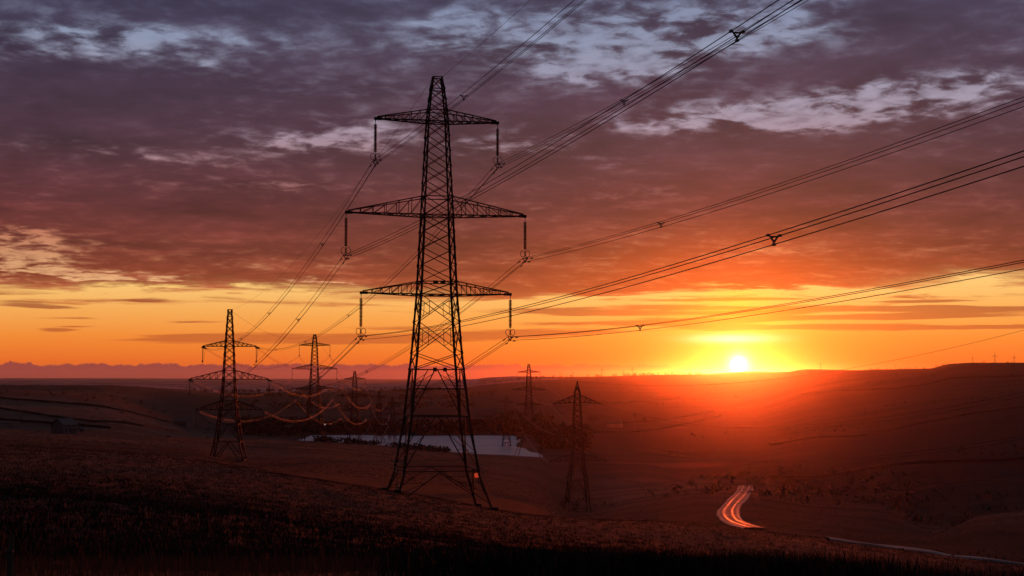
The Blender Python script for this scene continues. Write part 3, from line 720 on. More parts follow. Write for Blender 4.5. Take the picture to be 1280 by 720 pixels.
# ---------------------------------------------------------------- conductors
TRI = [(-.3, .02), (.3, .02), (0, -.4)]
def span_pts(P0, P1, sag, t0=0.0, t1=1.0, n=60):
    return [P0.lerp(P1, t) - Vector((0, 0, 4 * sag * t * (1 - t))) for t in [t0 + (t1 - t0) * k / n for k in range(n + 1)]]
def make_spacer(parent, pos, side, mat):
    A, B_, C_ = [pos + side * u + Vector((0, 0, v)) for u, v in TRI]
    c = (A + B_ + C_) / 3; vs, fs = [], []; i3 = [c.lerp(q, .62) for q in (A, B_, C_)]
    for k in range(3): add_member(vs, fs, i3[k], i3[(k + 1) % 3], .07)
    for k, q in enumerate((A, B_, C_)): add_member(vs, fs, i3[k], q, .055)
    s = mesh_obj('spacer', vs, fs, M_FIT, parent)
    fwd = side.cross(Vector((0, 0, 1)))
    for q in (A, B_, C_):
        vs, fs = [], []; add_member(vs, fs, q - fwd * .12, q + fwd * .12, .11); mesh_obj('clamp', vs, fs, M_FIT, s)
def bundle(name, label, group, P0, P1, sag, rad, mat, spacers=(), n=60, wires=3, dampers=False, spread=1.0):
    t = empty(name, P0); tag(t, label, 'cable', group)
    d = P1 - P0; side = Vector((d.y, -d.x, 0)).normalized()
    if side.x < 0: side = -side
    for k in range(wires):
        u, v = TRI[k] if wires > 1 else (0, 0)
        off = side * u * spread + Vector((0, 0, v * spread)) - P0
        vs, fs = [], []; tube(vs, fs, [p + off for p in span_pts(P0, P1, sag, n=n)], rad, 5); mesh_obj('wire', vs, fs, mat, t, smooth=True)
        if dampers:
            for L in (1.3, 1.9):
                q = P0.lerp(P1, L / d.length) - Vector((0, 0, 4 * sag * (L / d.length))) + off - Vector((0, 0, .1)); dd = d.normalized()
                vs, fs = [], []; add_member(vs, fs, q - dd * .14, q + dd * .14, .1); mesh_obj('damper', vs, fs, M_FIT, t)
    for tt in spacers:
        make_spacer(t, P0.lerp(P1, tt) - Vector((0, 0, 4 * sag * tt * (1 - tt))) - P0, side, mat)
    return t
def t_for_px(P0, P1, sag, px):
    best = None
    for k in range(1, 1500):
        t = k / 1500; p = P0.lerp(P1, t); dd = p.y * cp + p.z * sp
        if dd < 3: break
        x = 640 + FPX * p.x / dd
        if best is None or abs(x - px) < best[0]: best = (abs(x - px), t)
    return best[1]
# spans from the near pylon up over the viewer's right shoulder to the next pylon of the line, behind the viewer
KS = 3.2; VN = Vector((27.28 * KS, -91.0 * KS, 0)); S_N = 0.721 * KS * KS; DZN = KS * (1.43 - 4 * .721) + 4 * S_N
rotn = 0.0149 * KS
near_sp = {(0, -1): [580], (0, 1): [780], (1, -1): [920], (1, 1): [826], (2, -1): [965], (2, 1): [800]}
for (ai, s), P0 in att.items():
    off = Vector((s * (suspension['arms'][ai][2] + .2), 0, 0)); off.rotate(Matrix.Rotation(PHI, 3, 'Z')); off2 = off.copy(); off2.rotate(Matrix.Rotation(rotn, 3, 'Z'))
    P1 = P0 + VN + Vector((0, 0, DZN)) + (off2 - off)
    sps = [t_for_px(P0, P1, S_N, x) for x in near_sp[(ai, s)]]
    bundle('conductor_bundle', f'cable bundle rising to the upper right from the {SIDE[s]} {ARM[ai]} arm of the tallest pylon', 'cable bundles rising to the right over the viewer', P0, P1, S_N, .024, M_WIRE_NEAR, sps, 90, 3, True)
topc = BASE1 + Vector((0, 0, hz(97))) + Vector((.5, 0, 0))
P1 = topc + VN + Vector((0, 0, DZN - 1.0)); bundle('earth_wire', 'single thin earth wire rising to the upper right from the peak of the tallest pylon', None, topc, P1, S_N * .85, .016, M_WIRE_NEAR, (), 80, 1)

# ---------------------------------------------------------------- angle pylon (second in the line)
D2 = 450.0
B2z = unproj(285, 586, D2).z; h2 = lambda y: unproj(285, y, D2).z - B2z
angle = dict(
 profile=[(0, 12.2), (h2(552), 8.2), (h2(510), 5.3), (h2(473), 3.9), (h2(432), 2.9), (h2(387), 1.35)],
 arms=[(h2(433), h2(426), 8.3), (h2(474), h2(463), 12.3), (h2(512), h2(501), 10.2)],
 cross=zig(h2(426), h2(387), 4) + zig(h2(463), h2(433), 3) + zig(h2(501), h2(474), 2) + [(h2(433), h2(426)), (h2(474), h2(463)), (h2(512), h2(501))],
 rings=[h2(387), h2(396), h2(426), h2(433), h2(463), h2(474), h2(501), h2(512), h2(530), h2(552), h2(575)], diaphragm=[],
 kay=[(h2(530), h2(512), False), (h2(552), h2(530), False), (h2(586), h2(552), False)], leg=.42, brace=.19, arm_bays=5, tip_rise=0.0)
PH2 = 0.06; BASE2 = Vector((unproj(285, 586, D2).x, D2, B2z))
f2 = {}
for cx in (-1, 1):
    for cy in (-1, 1):
        f2[(cx, cy)] = ground_z(BASE2.x + cx * 6, BASE2.y + cy * 6) - B2z - .5
p2 = pylon('electricity_pylon', BASE2, PH2, dict(angle, feet=f2), 2)
tag(p2, 'stocky broad-armed pylon, the nearest one to the left of the tallest', 'pylon')
w2_ = 8.6 / 2
for s, x in ((-1, -4.6), (1, 4.7)):
    vs, fs = [], []; add_member(vs, fs, (x - .25, -4.8, h2(573 if s < 0 else 568)), (x + .35, -4.8, h2(573 if s < 0 else 568)), .05, .35); mesh_obj('warning_plate', vs, fs, M_WHITE, p2)

# suspension pylons further along
def far_pylon(px, top_y, D, rz, label, detail=1, scale=None, spec=None, base_y=None):
    spec = spec or suspension; H = spec['profile'][-1][0]
    ztop = unproj(px, top_y, D).z; x = unproj(px, top_y, D).x; gz = ground_z(x, D)
    sc_ = scale or 1.0; base = Vector((x, D, ztop - H * sc_))
    feet = {}
    for cx in (-1, 1):
        for cy in (-1, 1):
            feet[(cx, cy)] = min(0, (ground_z(x + cx * 5, D + cy * 5) - base.z) / sc_ - .5)
    t = pylon('electricity_pylon', base, rz, dict(spec, feet=feet, leg=.34, brace=.17), detail, sc_); tag(t, label, 'pylon', 'pylons beyond the brow')
    print('PYLON', px, 'base', round(base.z, 1), 'ground', round(gz, 1)); return base, rz, spec, sc_
T3 = far_pylon(393.5, 418, 668, -.03, 'slim pylon between the broad-armed one and the tallest, base behind the field edge')
T4 = far_pylon(443.5, 464, 930, -.1, 'small hazy pylon just left of the legs of the tallest pylon, above the lake', scale=1.0)
T5 = far_pylon(474, 489, 1270, .45, 'faint dark pylon low against the lake, left of the legs of the tallest pylon')
T6 = far_pylon(661, 455, 890, .12, 'right lakeside pylon, slim, its foot at the right end of the lake')
T7 = far_pylon(633, 495, 1215, .1, 'faint far pylon whose legs stand against the lake, right of the tallest pylon', scale=1.0)
T8 = far_pylon(490.5, 497, 1330, .4, 'faintest dark pylon beside the lake, seen through the left legs of the tallest pylon')

# the pointed pylon on the right, a tension type with bowed arms
D9 = 480.0; zb = unproj(722, 643, D9).z; h9 = lambda y: unproj(722, y, D9).z - zb
pointed = dict(
 profile=[(0, 8.2), (h9(600), 6.2), (h9(574), 4.3), (h9(540), 3.3), (h9(503), 2.3), (h9(492), 2.0), (h9(476), .25)],
 arms=[(h9(503), h9(494), 8.0), (h9(540), h9(531), 7.6), (h9(575), h9(567), 9.6)],
 cross=[(h9(492), h9(482))] + zig(h9(531), h9(503), 4) + zig(h9(567), h9(540), 3) + [(h9(503), h9(494)), (h9(540), h9(531)), (h9(575), h9(567))],
 rings=[h9(492), h9(494), h9(503), h9(531), h9(540), h9(567), h9(575), h9(600)], diaphragm=[],
 kay=[(h9(600), h9(575), False), (h9(625), h9(600), False)], leg=.36, brace=.19, arm_bays=4, tip_rise=-.5)
BASE9 = Vector((unproj(722, 643, D9).x, D9, zb)); PH9 = .12
f9 = {(cx, cy): ground_z(BASE9.x + cx * 4, BASE9.y + cy * 4) - zb - .4 for cx in (-1, 1) for cy in (-1, 1)}
p9 = pylon('electricity_pylon', BASE9, PH9, dict(pointed, feet=f9), 2)
tag(p9, 'dark pointed pylon with drooping arm ends behind the brow', 'pylon')

# insulators on the far pylons and spans between them
far_proto = make_insulator(ins_L, False)
vs, fs = [], []; tube(vs, fs, [(0, 0, -4.0), (0, 0, -4.75)], [.12, .3], 6); mesh_obj('yoke_plate', vs, fs, M_FIT, far_proto)
used_far = False
def far_ins(T, where):
    global used_far
    base, rz, spec, sc_ = T; res = {}
    for ai in range(3):
        for s in (-1, 1):
            tip = arm_tip(base, rz, spec, ai, s, sc_); o = copy_tree(far_proto) if used_far else far_proto; used_far = True
            o.location = tip; o.rotation_euler = (0, 0, rz)
            tag(o, f'insulator string at the {SIDE[s]} {ARM[ai]} arm tip of the {where}', 'insulator', 'insulator strings on the far pylons')
            res[(ai, s)] = tip + Vector((0, 0, -ins_L * sc_))
    return res
N3 = 'slim pylon'; N4 = 'hazy pylon'; N5 = 'faintest pylon'
N6 = 'right lakeside pylon'; N7 = 'faint far lakeside pylon'
a3, a4, a5, a6, a7 = far_ins(T3, N3), far_ins(T4, N4), far_ins(T5, N5), far_ins(T6, N6), far_ins(T7, N7)
def tension(tip, towards, label, L=4.6):
    d = (towards - tip).normalized(); d.z -= .06; e = tip + d * L; t = empty('tension_insulator', tip)
    tag(t, label, 'insulator', 'tension insulators on the dead-end arms')
    side = Vector((d.y, -d.x, 0)).normalized() * .28
    for k in (-1, 1):
        vs, fs = [], []; n = 14; pts = []; rr = []
        for q in range(n * 2 + 1): pts.append(side * k + d * L * q / (n * 2)); rr.append(.19 if q % 2 else .07)
        tube(vs, fs, pts, rr, 6); mesh_obj('shed_string', vs, fs, M_GLASSY, t)
    vs, fs = [], []; add_member(vs, fs, d * L - side * 1.6, d * L + side * 1.6, .14); mesh_obj('yoke_plate', vs, fs, M_FIT, t)
    return e
NM = 'broad-armed pylon'
far_sp = {(0, -1): [403, 337, 302], (0, 1): [436, 382, 345], (1, -1): [373, 320], (1, 1): [459, 400], (2, -1): [400, 330], (2, 1): [520, 459, 380]}
SAG_F = 7.6
for (ai, s), P0 in att.items():
    tip = arm_tip(BASE2, PH2, angle, ai, s)
    e = tension(tip, P0, f'near side tension insulator at the {SIDE[s]} {ARM[ai]} arm tip of the {NM}')
    e2 = tension(tip, a3[(ai, s)], f'far side tension insulator at the {SIDE[s]} {ARM[ai]} arm tip of the {NM}')
    sps = [t_for_px(P0, e, SAG_F, x) for x in far_sp[(ai, s)]]
    bundle('conductor_bundle', f'cable bundle from the {SIDE[s]} {ARM[ai]} arm of the tallest pylon to the {NM}', 'cable bundles between the two nearest pylons of the line', P0, e, SAG_F, .028, M_WIRE_NEAR, sps, 50, 3, True)
    # jumper loop under the arm, held by a hanging string
    tj = empty('jumper_loop', tip); tag(tj, f'jumper loop slung under the {SIDE[s]} {ARM[ai]} arm tip of the {NM}', 'cable', 'jumper loops on the broad-armed pylon')
    vs, fs = [], []; mid = tip + Vector((0, 0, -5.2)); pts = []
    for k in range(17):
        u = k / 16; q = (e.lerp(mid, math.sin(u * math.pi) ** .8) if u < .5 else e2.lerp(mid, math.sin(u * math.pi) ** .8)); pts.append(q - tip)
    tube(vs, fs, pts, .035, 5); mesh_obj('wire', vs, fs, M_WIRE_NEAR, tj)
    oi = copy_tree(far_proto); oi.location = tip; tag(oi, f'string holding the jumper loop at the {SIDE[s]} {ARM[ai]} arm of the {NM}', 'insulator', 'insulator strings on the far pylons')
    bundle('conductor_bundle', f'cable from the {SIDE[s]} {ARM[ai]} arm of the {NM} to the {N3}', 'cable bundles over the valley', e2, a3[(ai, s)], 6.2, .03, M_WIRE, (.3, .7), 40, 3)
    bundle('conductor_bundle', f'cable from the {SIDE[s]} {ARM[ai]} arm of the {N3} to the hazy pylon', 'cable bundles over the valley', a3[(ai, s)], a4[(ai, s)], 7.2, .035, M_WIRE, (), 40, 3)
    bundle('conductor_bundle', f'cable from the {SIDE[s]} {ARM[ai]} arm of the hazy pylon to the faintest', 'cable bundles over the valley', a4[(ai, s)], a5[(ai, s)], 11, .04, M_WIRE, (), 40, 3)
    t9 = arm_tip(BASE9, PH9, pointed, ai, s)
    bundle('conductor_bundle', f'faint cable from the {SIDE[s]} {ARM[ai]} arm of the {N6} to the pointed pylon', 'cables of the right hand line', a6[(ai, s)], t9, 4, .03, M_WIRE, (), 40, 2)
    bundle('conductor_bundle', f'cable from the {SIDE[s]} {ARM[ai]} arm of the faint far pylon to the {N6}', 'cables of the right hand line', a7[(ai, s)], a6[(ai, s)], 5, .03, M_WIRE, (), 30, 2)
# earth wires along the line
pk = lambda T: T[0] + Vector((0, 0, T[2]['profile'][-1][0] * T[3]))
t2top = BASE2 + Vector((0, 0, h2(387)))
bundle('earth_wire', 'single thin earth wire from the peak of the tallest pylon down to the broad-armed pylon', None, BASE1 + Vector((-.5, 0, hz(97))), t2top, 5.5, .018, M_WIRE_NEAR, (), 40, 1)
bundle('earth_wire', 'single thin earth wire from the broad-armed pylon to the slim pylon behind it', None, t2top, pk(T3), 5, .03, M_WIRE_NEAR, (), 30, 1)
bundle('earth_wire', 'single thin earth wire from the slim pylon to the small hazy pylon', None, pk(T3), pk(T4), 5, .03, M_WIRE_NEAR, (), 30, 1)
# the pointed pylon's cables run off to the right, dark across the hillside
right_ends = {0: [(752, 504), (989, 499), (1280, 465)], 1: [(751, 540), (968, 551), (1211, 510)], 2: [(760, 576), (1030, 580), (1290, 566)]}
END9 = unproj(1520, 392, 235)
for ai in range(3):
    for s in (-1, 1):
        t9 = arm_tip(BASE9, PH9, pointed, ai, s)
        e = unproj([1560, 1600, 1640][ai], [415, 470, 520][ai], 250 - s * 6)
        bundle('conductor_bundle', f'cable crossing the dark right hillside from the {SIDE[s]} {ARM[ai]} arm of the pointed pylon', 'cables of the right hand line', t9, e, [12, 12, 12][ai], .045, M_WIRE_NEAR, (), 50, 1)
bundle('earth_wire', 'faint wire crossing the orange sky rightwards from the peak of the pointed pylon', None, BASE9 + Vector((0, 0, h9(476))), unproj(1560, 328, 250), 9, .035, M_WIRE_NEAR, (), 50, 1)

# ---------------------------------------------------------------- wind turbines and masts on the skyline
def skyline(px, rmin=1500):
    h, yy = col_profile(px); m = np.where(RR > rmin)[0]; j = m[np.argmin(yy[m])]; a = math.radians(AZ(px)); r = RR[j]
    return Vector((r * math.sin(a), r * math.cos(a), float(h[j]) - 0.5))
def make_turbine():
    t = empty('wind_turbine', (0, 0, 0)); vs, fs = [], []
    tube(vs, fs, [(0, 0, 0), (0, 0, 24)], [.9, .5], 8); mesh_obj('tower', vs, fs, M_STEEL, t)
    vs, fs = [], []; add_member(vs, fs, (0, -1.4, 24.4), (0, 1.8, 24.4), 1.1); mesh_obj('nacelle', vs, fs, M_STEEL, t)
    for k in range(3):
        a = math.radians(90 + 120 * k); vs, fs = [], []; d = Vector((math.cos(a), 0, math.sin(a)))
        tube(vs, fs, [Vector((0, -1.6, 24.4)), Vector((0, -1.6, 24.4)) + d * 3, Vector((0, -1.6, 24.4)) + d * 11], [.35, .6, .15], 4); mesh_obj('blade', vs, fs, M_STEEL, t)
    return t
tp = None
for px, hpx, lab in [(700, 7, 'tiny turbine on the skyline just left of the pointed pylon'), (716, 7, 'tiny turbine on the skyline directly above the pointed pylon'), (752, 11, 'small wind turbine on the skyline, first to the right of the pointed pylon'),
                (779, 8, 'small wind turbine on the skyline, left one of a close pair'), (790, 11, 'small wind turbine on the skyline, right one of a close pair'),
                (1025, 9, 'lone small turbine on the ridge midway between the sun and the right hilltop'), (1119, 6, 'tiny turbine in the dip of the skyline left of the right hilltop'),
                (1215, 8, 'leftmost small turbine on the right hilltop'), (1243, 12, 'tallest small turbine on the right hilltop'), (1267, 9, 'rightmost small turbine on the right hilltop')]:
    t = make_turbine() if tp is None else copy_tree(tp); tp = t if tp is None else tp
    p = skyline(px); t.location = p; k = hpx * p.y / FPX / 31.0; t.scale = (k, k, k); t.rotation_euler = (0, 0, random.uniform(-.6, .6))
    tag(t, lab, 'wind turbine', 'wind turbines along the skyline')

# ---------------------------------------------------------------- trees
def make_tree(seed, H=9.0, W=5.0, n=620):
    rnd = random.Random(seed); t = empty('tree', (0, 0, 0)); vs, fs = [], []
    tube(vs, fs, [(0, 0, -.5), (.1, 0, H * .25), (.05, .1, H * .5), (0, 0, H * .8)], [.38, .28, .2, .06], 7)
    tips = []
    for k in range(9):
        a = rnd.uniform(0, 6.28); z0 = H * rnd.uniform(.2, .55); e = Vector((math.cos(a) * W * rnd.uniform(.25, .45), math.sin(a) * W * rnd.uniform(.25, .45), z0 + H * rnd.uniform(.12, .35)))
        tube(vs, fs, [(0, 0, z0), Vector((0, 0, z0)).lerp(e, .5) + Vector((0, 0, .3)), e], [.14, .09, .03], 5); tips.append(e)
    mesh_obj('trunk', vs, fs, M_BARK, t)
    cl = [(e, rnd.uniform(.9, 1.6) * W / 5) for e in tips] + [(Vector((rnd.gauss(0, W * .14), rnd.gauss(0, W * .14), H * rnd.uniform(.5, .88))), rnd.uniform(.9, 1.7) * W / 5) for _ in range(9)]
    vs, fs = [], []
    for _ in range(n):
        c, r = rnd.choice(cl); d = Vector((rnd.gauss(0, 1), rnd.gauss(0, 1), rnd.gauss(0, .8))).normalized() * r * rnd.uniform(.55, 1.05)
        p = c + d; s_ = rnd.uniform(.14, .34) * W / 5; u = Vector((rnd.gauss(0, 1), rnd.gauss(0, 1), rnd.gauss(0, 1))).normalized(); v = u.orthogonal().normalized()
        i = len(vs); vs += [p - u * s_, p + v * s_ * .7, p + u * s_, p - v * s_ * .7]; fs.append((i, i + 1, i + 2, i + 3))
    mesh_obj('crown', vs, fs, M_LEAF, t); return t
protos = [make_tree(1, 9, 7), make_tree(2, 11, 6.5), make_tree(3, 7.5, 6)]
TREES = [(740, 531, 13, 0, 'round dark tree on the slope just right of the pointed pylon'), (792, 528, 12, 1, 'round dark tree on the red slope further right of the pointed pylon'),
 (806, 529, 8, 2, 'small tree beside the round one on the red slope'), (97, 542, 9, 2, 'small tree beside the barn on the left pasture hill'), (104, 542, 7, 0, 'bushy tree on the right of the barn tree'),
 (178, 507, 7, 1, 'lone tree high on the left pasture hill'), (316, 545, 9, 0, 'tree behind the field edge right of the broad-armed pylon'), (336, 546, 12, 1, 'large dark tree at the left end of the wood by the lake'),
 (349, 546, 14, 2, 'tallest round tree of the wood left of the lake'), (362, 546, 11, 0, 'tree at the right end of the wood left of the lake'),
 (648, 553, 8, 2, 'small tree on the point where the lake bends'), (676, 569, 11, 1, 'dark tree at the right tip of the lake')]
for k, (px, py, hp, v, lab) in enumerate(TREES):
    t = protos[v] if (k, v) in ((0, 0), (1, 1), (2, 2)) else copy_tree(protos[v])
    p = ground_at(px, py, 300); t.location = p; sc = hp * p.y / FPX / [9, 11, 7.5][v]; t.scale = (sc, sc, sc); t.rotation_euler = (0, 0, k * 1.7)
    tag(t, lab, 'tree', 'separate trees about the valley')
def clumps(name, pts, hs, mat, per=26, flat=1.0):
    """woodland or scrub too far off to count: ragged crowns of leaf faces, joined"""
    n = len(pts); P = np.repeat(np.array(pts), per, 0); H = np.repeat(np.array(hs), per)[:, None]
    d = RNG.normal(size=(n * per, 3)); d /= np.linalg.norm(d, axis=1)[:, None]; d *= RNG.uniform(.3, 1, (n * per, 1)) ** .5
    c = P + d * H * np.array([.55, .55, .42]) * flat + np.array([0, 0, .5]) * H
    u = RNG.normal(size=c.shape); u /= np.linalg.norm(u, axis=1)[:, None]; w = np.cross(u, RNG.normal(size=c.shape)); w /= np.linalg.norm(w, axis=1)[:, None]
    s_ = H * RNG.uniform(.09, .2, H.shape)
    V = np.stack([c - u * s_, c + w * s_ * .8, c + u * s_, c - w * s_ * .8], 1).reshape(-1, 3)
    F = np.arange(len(V)).reshape(-1, 4); o = fast_mesh(name, V, F, mat, False); o['kind'] = 'stuff'; return o
def scatter(px0, px1, r0, r1, n, cond=None):
    out = []
    while len(out) < n:
        px = random.uniform(px0, px1); r = math.exp(random.uniform(math.log(r0), math.log(r1)))
        if cond and not cond(px, r): continue
        p = at_depth(px, r)
        if p.z > LAKE_Z + .2: out.append(p)
    return out
w = scatter(384, 650, 1430, 1640, 420); clumps('woodland', w, [random.uniform(5, 11) for _ in w], M_LEAF)
w = scatter(655, 735, 1120, 1500, 260, lambda px, r: px > 655 + (1450 - r) * .09); w += scatter(600, 690, 1450, 1900, 100); clumps('woodland', w, [random.uniform(5, 12) for _ in w], M_LEAF)
w = [ground_at(random.uniform(300, 384), random.uniform(530, 546), 800) for _ in range(180)]; clumps('woodland', w, [random.uniform(6, 12) for _ in w], M_LEAF)
w = scatter(225, 560, 4200, 4400, 240) + scatter(250, 600, 2400, 2600, 80) + scatter(300, 620, 3400, 3500, 120) + scatter(600, 880, 5600, 5900, 100); clumps('woodland', w, [random.uniform(7, 15) for _ in w], M_LEAF, 16)
w = []
for k in range(230):
    px = random.choice([random.uniform(395, 470), random.uniform(400, 562), random.uniform(500, 562)]); h, yy = col_profile(px); m = np.where((RR > 600) & (RR < 850))[0]; j = m[np.argmin(yy[m])]
    w.append(at_depth(px, RR[j] * random.uniform(.95, 1.0)))
clumps('scrub', w, [random.uniform(1.5, 3.8) for _ in w], M_LEAF, 22)
w = scatter(945, 1290, 205, 300, 420); clumps('scrub', w, [random.uniform(.25, .6) for _ in w], M_HEATH, 30)

w = []
while len(w) < 900:
    px, r = random.uniform(700, 1290), math.exp(random.uniform(math.log(480), math.log(3600))); p = at_depth(px, r)
    if fbm(np.array([p.x / 150]), np.array([p.y / 260]), 3, 77)[0] > .05 and p.z > LAKE_Z + 1: w.append(p)
w += [p for p in scatter(-20, 380, 900, 3200, 160)]
clumps('gorse', w, [random.uniform(.8, 2.6) * (1 + p.y / 2500) for p in w], M_LEAF, 14)

# ---------------------------------------------------------------- farm buildings
def house(px, py, L, W, H, rot, label, cat='house', r=None, wall=M_STONE, lit=False):
    p = ground_at(px, py, 300); t = empty('farmhouse' if cat == 'house' else 'barn', p, rot); tag(t, label, cat, 'farm buildings about the valley')
    vs, fs = [], []; add_member(vs, fs, (-L / 2, 0, H / 2 - .5), (L / 2, 0, H / 2 - .5), W, H + 1)
    i = len(vs); ap = H + W * .42
    for sx_ in (-1, 1): vs += [Vector((sx_ * L / 2, -W / 2, H)), Vector((sx_ * L / 2, W / 2, H)), Vector((sx_ * L / 2, 0, ap))]
    fs += [(i, i + 1, i + 2), (i + 5, i + 4, i + 3)]; mesh_obj('wall', vs, fs, wall, t)
    for s in (-1, 1):
        vs, fs = [], []
        a = [Vector((-L / 2 - .3, s * (W / 2 + .3), H - .12)), Vector((L / 2 + .3, s * (W / 2 + .3), H - .12)), Vector((L / 2 + .3, 0, ap + .08)), Vector((-L / 2 - .3, 0, ap + .08))]
        vs = a + [q + Vector((0, 0, .2)) for q in a]; fs = [(3, 2, 1, 0), (4, 5, 6, 7), (0, 1, 5, 4), (1, 2, 6, 5), (2, 3, 7, 6), (3, 0, 4, 7)]; rf = mesh_obj('roof', vs, fs, M_SLATE, t)
    if cat == 'house':
        vs, fs = [], []; add_member(vs, fs, (L / 2 - .6, 0, ap - .3), (L / 2 - .6, 0, ap + 1.2), .8); mesh_obj('chimney', vs, fs, M_STONE, rf)
    for k in range(3):
        for z in (1.5, 4.0)[:2 if H > 4 else 1]:
            x = (k - 1) * L * .3; vs, fs = [], []; add_member(vs, fs, (x - .5, -W / 2 - .03, z), (x + .5, -W / 2 - .03, z), .08, 1.1); mesh_obj('window', vs, fs, M_PANE, t)
    vs, fs = [], []; add_member(vs, fs, (L * .15 - .5, -W / 2 - .03, 1), (L * .15 + .5, -W / 2 - .03, 1), .08, 2); mesh_obj('door', vs, fs, M_WOOD, t)
    return t
house(83, 542, 9, 6, 3.5, 1.2, 'small barn with a pale gable on the left pasture hill', 'barn', wall=M_RENDER)
house(354, 541, 22, 9, 4, .3, 'long pale shed beside the wood left of the lake', 'barn', wall=M_RENDER)
house(229, 533, 14, 8, 5, -.2, 'pale farmhouse below the pasture hill, left of the broad-armed pylon', wall=M_RENDER)
house(604, 519, 20, 8, 5, .1, 'long pale farmhouse on the slope beyond the lake, seen through the tallest pylon', wall=M_RENDER)
house(497, 517, 16, 8, 5.5, .4, 'white farmhouse beyond the lake left of the legs of the tallest pylon', wall=M_RENDER)
house(768, 534, 16, 7, 4, -.3, 'low farmhouse on the red slope right of the pointed pylon', wall=M_STONE)
ml = bpy.data.materials.new('lamp_glow'); ml.use_nodes = True; bq = ml.node_tree.nodes['Principled BSDF']; bq.inputs['Emission Color'].default_value = (1, .92, .8, 1); bq.inputs['Emission Strength'].default_value = 3
for px, py, lab in ((487, 541, 'small white light on a post by the far shore of the lake'), (412, 541, 'small light on a post above the left end of the lake')):
    p = ground_at(px, py, 300) + Vector((0, -30, 6)); p.z = ground_z(p.x, p.y); t = empty('street_lamp', p); tag(t, lab, 'street lamp', 'lit lamps in the valley')
    vs, fs = [], []; tube(vs, fs, [(0, 0, 0), (0, 0, 10)], .15, 6); mesh_obj('post', vs, fs, M_STEEL, t)
    bm = bmesh.new(); bmesh.ops.create_icosphere(bm, subdivisions=1, radius=.25); me = bpy.data.meshes.new('lamp_head'); bm.to_mesh(me); bm.free(); me.materials.append(ml)
    o = bpy.data.objects.new('lamp_head', me); COL.objects.link(o); o.parent = t; o.location = (0, 0, 10.3)

# ---------------------------------------------------------------- dry stone walls
def wall(pts, label, h=1.5, w=.7):
    q = [ground_at(x, y, 300) for x, y in pts]; dense = []
    for a_, b_ in zip(q[:-1], q[1:]):
        n = max(1, int((b_ - a_).length / 12))
        for k in range(n): dense.append(a_.lerp(b_, k / n))
    dense.append(q[-1]); o0 = dense[0].copy(); vs, fs = [], []
    for i, p in enumerate(dense):
        d = dense[min(i + 1, len(dense) - 1)] - dense[max(i - 1, 0)]; d.z = 0; d.normalize(); n = Vector((d.y, -d.x, 0)) * w / 2; z = ground_z(p.x, p.y); hh = h * random.uniform(.8, 1.2)
        for off, zz_ in ((n, -1.5), (n * .7, hh), (-n * .7, hh), (-n, -1.5)): vs.append(Vector((p.x + off.x, p.y + off.y, z + zz_)) - o0)
    for i in range(len(dense) - 1):
        for k in range(3): fs.append((i * 4 + k, i * 4 + k + 1, i * 4 + k + 5, i * 4 + k + 4))
    o = mesh_obj('dry_stone_wall', vs, fs, M_WALL); o.location = o0; tag(o, label, 'wall', 'field walls')
for pts, lab in [([(0, 511), (60, 520), (120, 528), (180, 533), (235, 541)], 'field wall running the length of the left pasture hill below its middle'),
                 ([(0, 498), (90, 505), (150, 513), (215, 529)], 'uppermost field wall on the left pasture hill'),
                 ([(0, 525), (70, 530), (140, 536)], 'lowest and shortest field wall on the left pasture hill'),
                 ([(745, 541), (800, 540), (850, 532), (900, 520)], 'curving field wall low on the red slope beneath the sun'),
                 ([(760, 529), (820, 527), (890, 515)], 'field wall higher on the red slope, near the round trees'),
                 ([(960, 597), (1060, 591), (1150, 579), (1285, 574)], 'long field wall low across the dark hillside on the right'),
                 ([(960, 556), (1080, 545), (1200, 520), (1285, 508)], 'long field wall slanting up the dark hillside on the right'),
                 ([(1000, 494), (1120, 486), (1285, 470)], 'highest field wall on the dark hillside on the right'),
                 ([(700, 508), (780, 504), (850, 497)], 'faint field wall just above the trees on the red slope')]: wall(pts, lab)

# ---------------------------------------------------------------- stake, rocks
p = at_depth(19, 11.0); t = empty('fence_post', p); tag(t, 'thin dark wooden stake at the lower left corner', 'post')
vs, fs = [], []; tube(vs, fs, [(0, 0, -.3), (0, 0, .45), (.01, 0, .62)], [.026, .024, .018], 8); mesh_obj('stake', vs, fs, M_WOOD, t)
vs, fs = [], []; add_member(vs, fs, (-.03, -.025, .5), (.03, -.025, .5), .012, .012); mesh_obj('staple', vs, fs, M_FIT, t)
vs, fs = [], []
for p in scatter(950, 1290, 222, 262, 240):
    r = random.uniform(.12, .45); i = len(vs)
    for (a, b_, c) in ((1, 0, 0), (-1, 0, 0), (0, 1, 0), (0, -1, 0), (0, 0, 1), (0, 0, -1)): vs.append(p + Vector((a * r * random.uniform(.7, 1.5), b_ * r * random.uniform(.7, 1.3), c * r * random.uniform(.4, .8))))
    fs += [(i, i + 2, i + 4), (i + 2, i + 1, i + 4), (i + 1, i + 3, i + 4), (i + 3, i, i + 4), (i + 2, i, i + 5), (i + 1, i + 2, i + 5), (i + 3, i + 1, i + 5), (i, i + 3, i + 5)]
o = mesh_obj('rubble', vs, fs, M_STONE); o['kind'] = 'stuff'

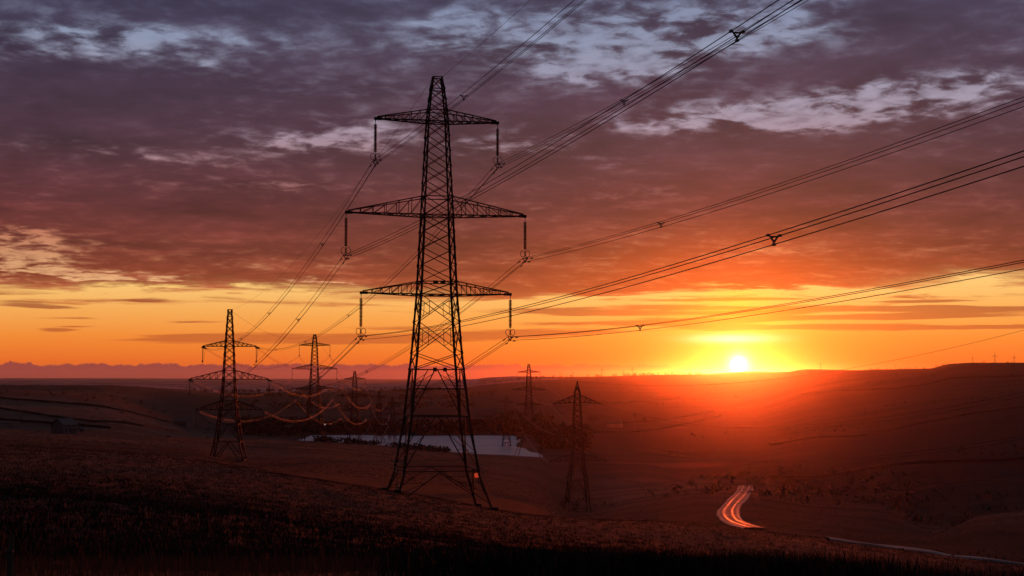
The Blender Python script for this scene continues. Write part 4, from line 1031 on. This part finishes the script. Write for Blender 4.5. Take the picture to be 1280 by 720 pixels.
# ---------------------------------------------------------------- moor grass and heather
def gz_arr(px, r):
    a = np.degrees(np.arctan((px - 640) / FPX)); fi = np.interp(a, azs, np.arange(NA)); fj = np.interp(np.log(r), LR, np.arange(NR))
    i = np.minimum(fi.astype(int), NA - 2); j = np.minimum(fj.astype(int), NR - 2); u, v = fi - i, fj - j
    z = HG[i, j] * (1 - u) * (1 - v) + HG[i + 1, j] * u * (1 - v) + HG[i, j + 1] * (1 - u) * v + HG[i + 1, j + 1] * u * v
    hmv = hm[i, j]; ar = np.radians(a); return r * np.sin(ar), r * np.cos(ar), z, hmv
def blades(name, n, r0, r1, h0, h1, wd, mat, heather=None, px0=-260, px1=1540, tuft=5, lean=.35):
    m = n // tuft; px = RNG.uniform(px0, px1, m); r = np.exp(RNG.uniform(math.log(r0), math.log(r1), m))
    x, y, z, hv_ = gz_arr(px, r); k = np.ones(m, bool)
    if heather is True: k = RNG.uniform(size=m) < hv_
    if heather is False: k = RNG.uniform(size=m) > hv_
    x, y, z, r = (np.repeat(q[k], tuft) for q in (x, y, z, r)); n = len(x)
    sp_ = wd * 6 * (r / r1) + .02
    x = x + RNG.normal(size=n) * sp_; y = y + RNG.normal(size=n) * sp_
    h = RNG.uniform(h0, h1, n); w_ = wd * RNG.uniform(.6, 1.3, n) * np.clip(r / r1, .25, 1); a = RNG.uniform(0, 6.28, n); l = RNG.uniform(0, lean, n) * h; la = RNG.uniform(0, 6.28, n)
    b0 = np.stack([x - np.cos(a) * w_, y - np.sin(a) * w_, z - .05], 1); b1 = np.stack([x + np.cos(a) * w_, y + np.sin(a) * w_, z - .05], 1)
    tp_ = np.stack([x + np.cos(la) * l, y + np.sin(la) * l, z + h], 1)
    o = fast_mesh(name, np.stack([b0, b1, tp_], 1).reshape(-1, 3), np.arange(n * 3).reshape(-1, 3), mat, False); o['kind'] = 'stuff'; return o
blades('grass', 130000, 9.5, 40, .06, .22, .008, M_GRASS, False)
blades('grass', 260000, 90, 190, .06, .22, .035, M_GRASS, False, tuft=6)
blades('grass', 60000, 40, 90, .06, .2, .02, M_GRASS, False, tuft=6)
blades('grass', 120000, 330, 900, .12, .35, .10, M_GRASS_DULL, None, tuft=6)
blades('heather', 200000, 8, 90, .10, .30, .045, M_HEATH, True, tuft=7, lean=.9)
blades('heather', 220000, 80, 215, .08, .26, .06, M_HEATH, True, tuft=7, lean=.9)

# ---------------------------------------------------------------- haze
zlo, zhi = float(HG.min()) - 1.0, 80.0
HB = 24400.0
hv = [(x, y, z) for z in (zlo, zhi) for x, y in ((-HB, -HB), (HB, -HB), (HB, HB), (-HB, HB))]
hf = [(3, 2, 1, 0), (4, 5, 6, 7), (0, 1, 5, 4), (1, 2, 6, 5), (2, 3, 7, 6), (3, 0, 4, 7)]
mh = bpy.data.materials.new('haze'); mh.use_nodes = True; mh.node_tree.nodes.clear()
pv = mh.node_tree.nodes.new('ShaderNodeVolumePrincipled'); ov = mh.node_tree.nodes.new('ShaderNodeOutputMaterial')
pv.inputs['Color'].default_value = (.94, .74, .70, 1); pv.inputs['Density'].default_value = 1.7e-5; pv.inputs['Anisotropy'].default_value = 0.96
mh.node_tree.links.new(pv.outputs[0], ov.inputs['Volume'])
hz_o = mesh_obj('haze', hv, hf, mh); hz_o['kind'] = 'stuff'
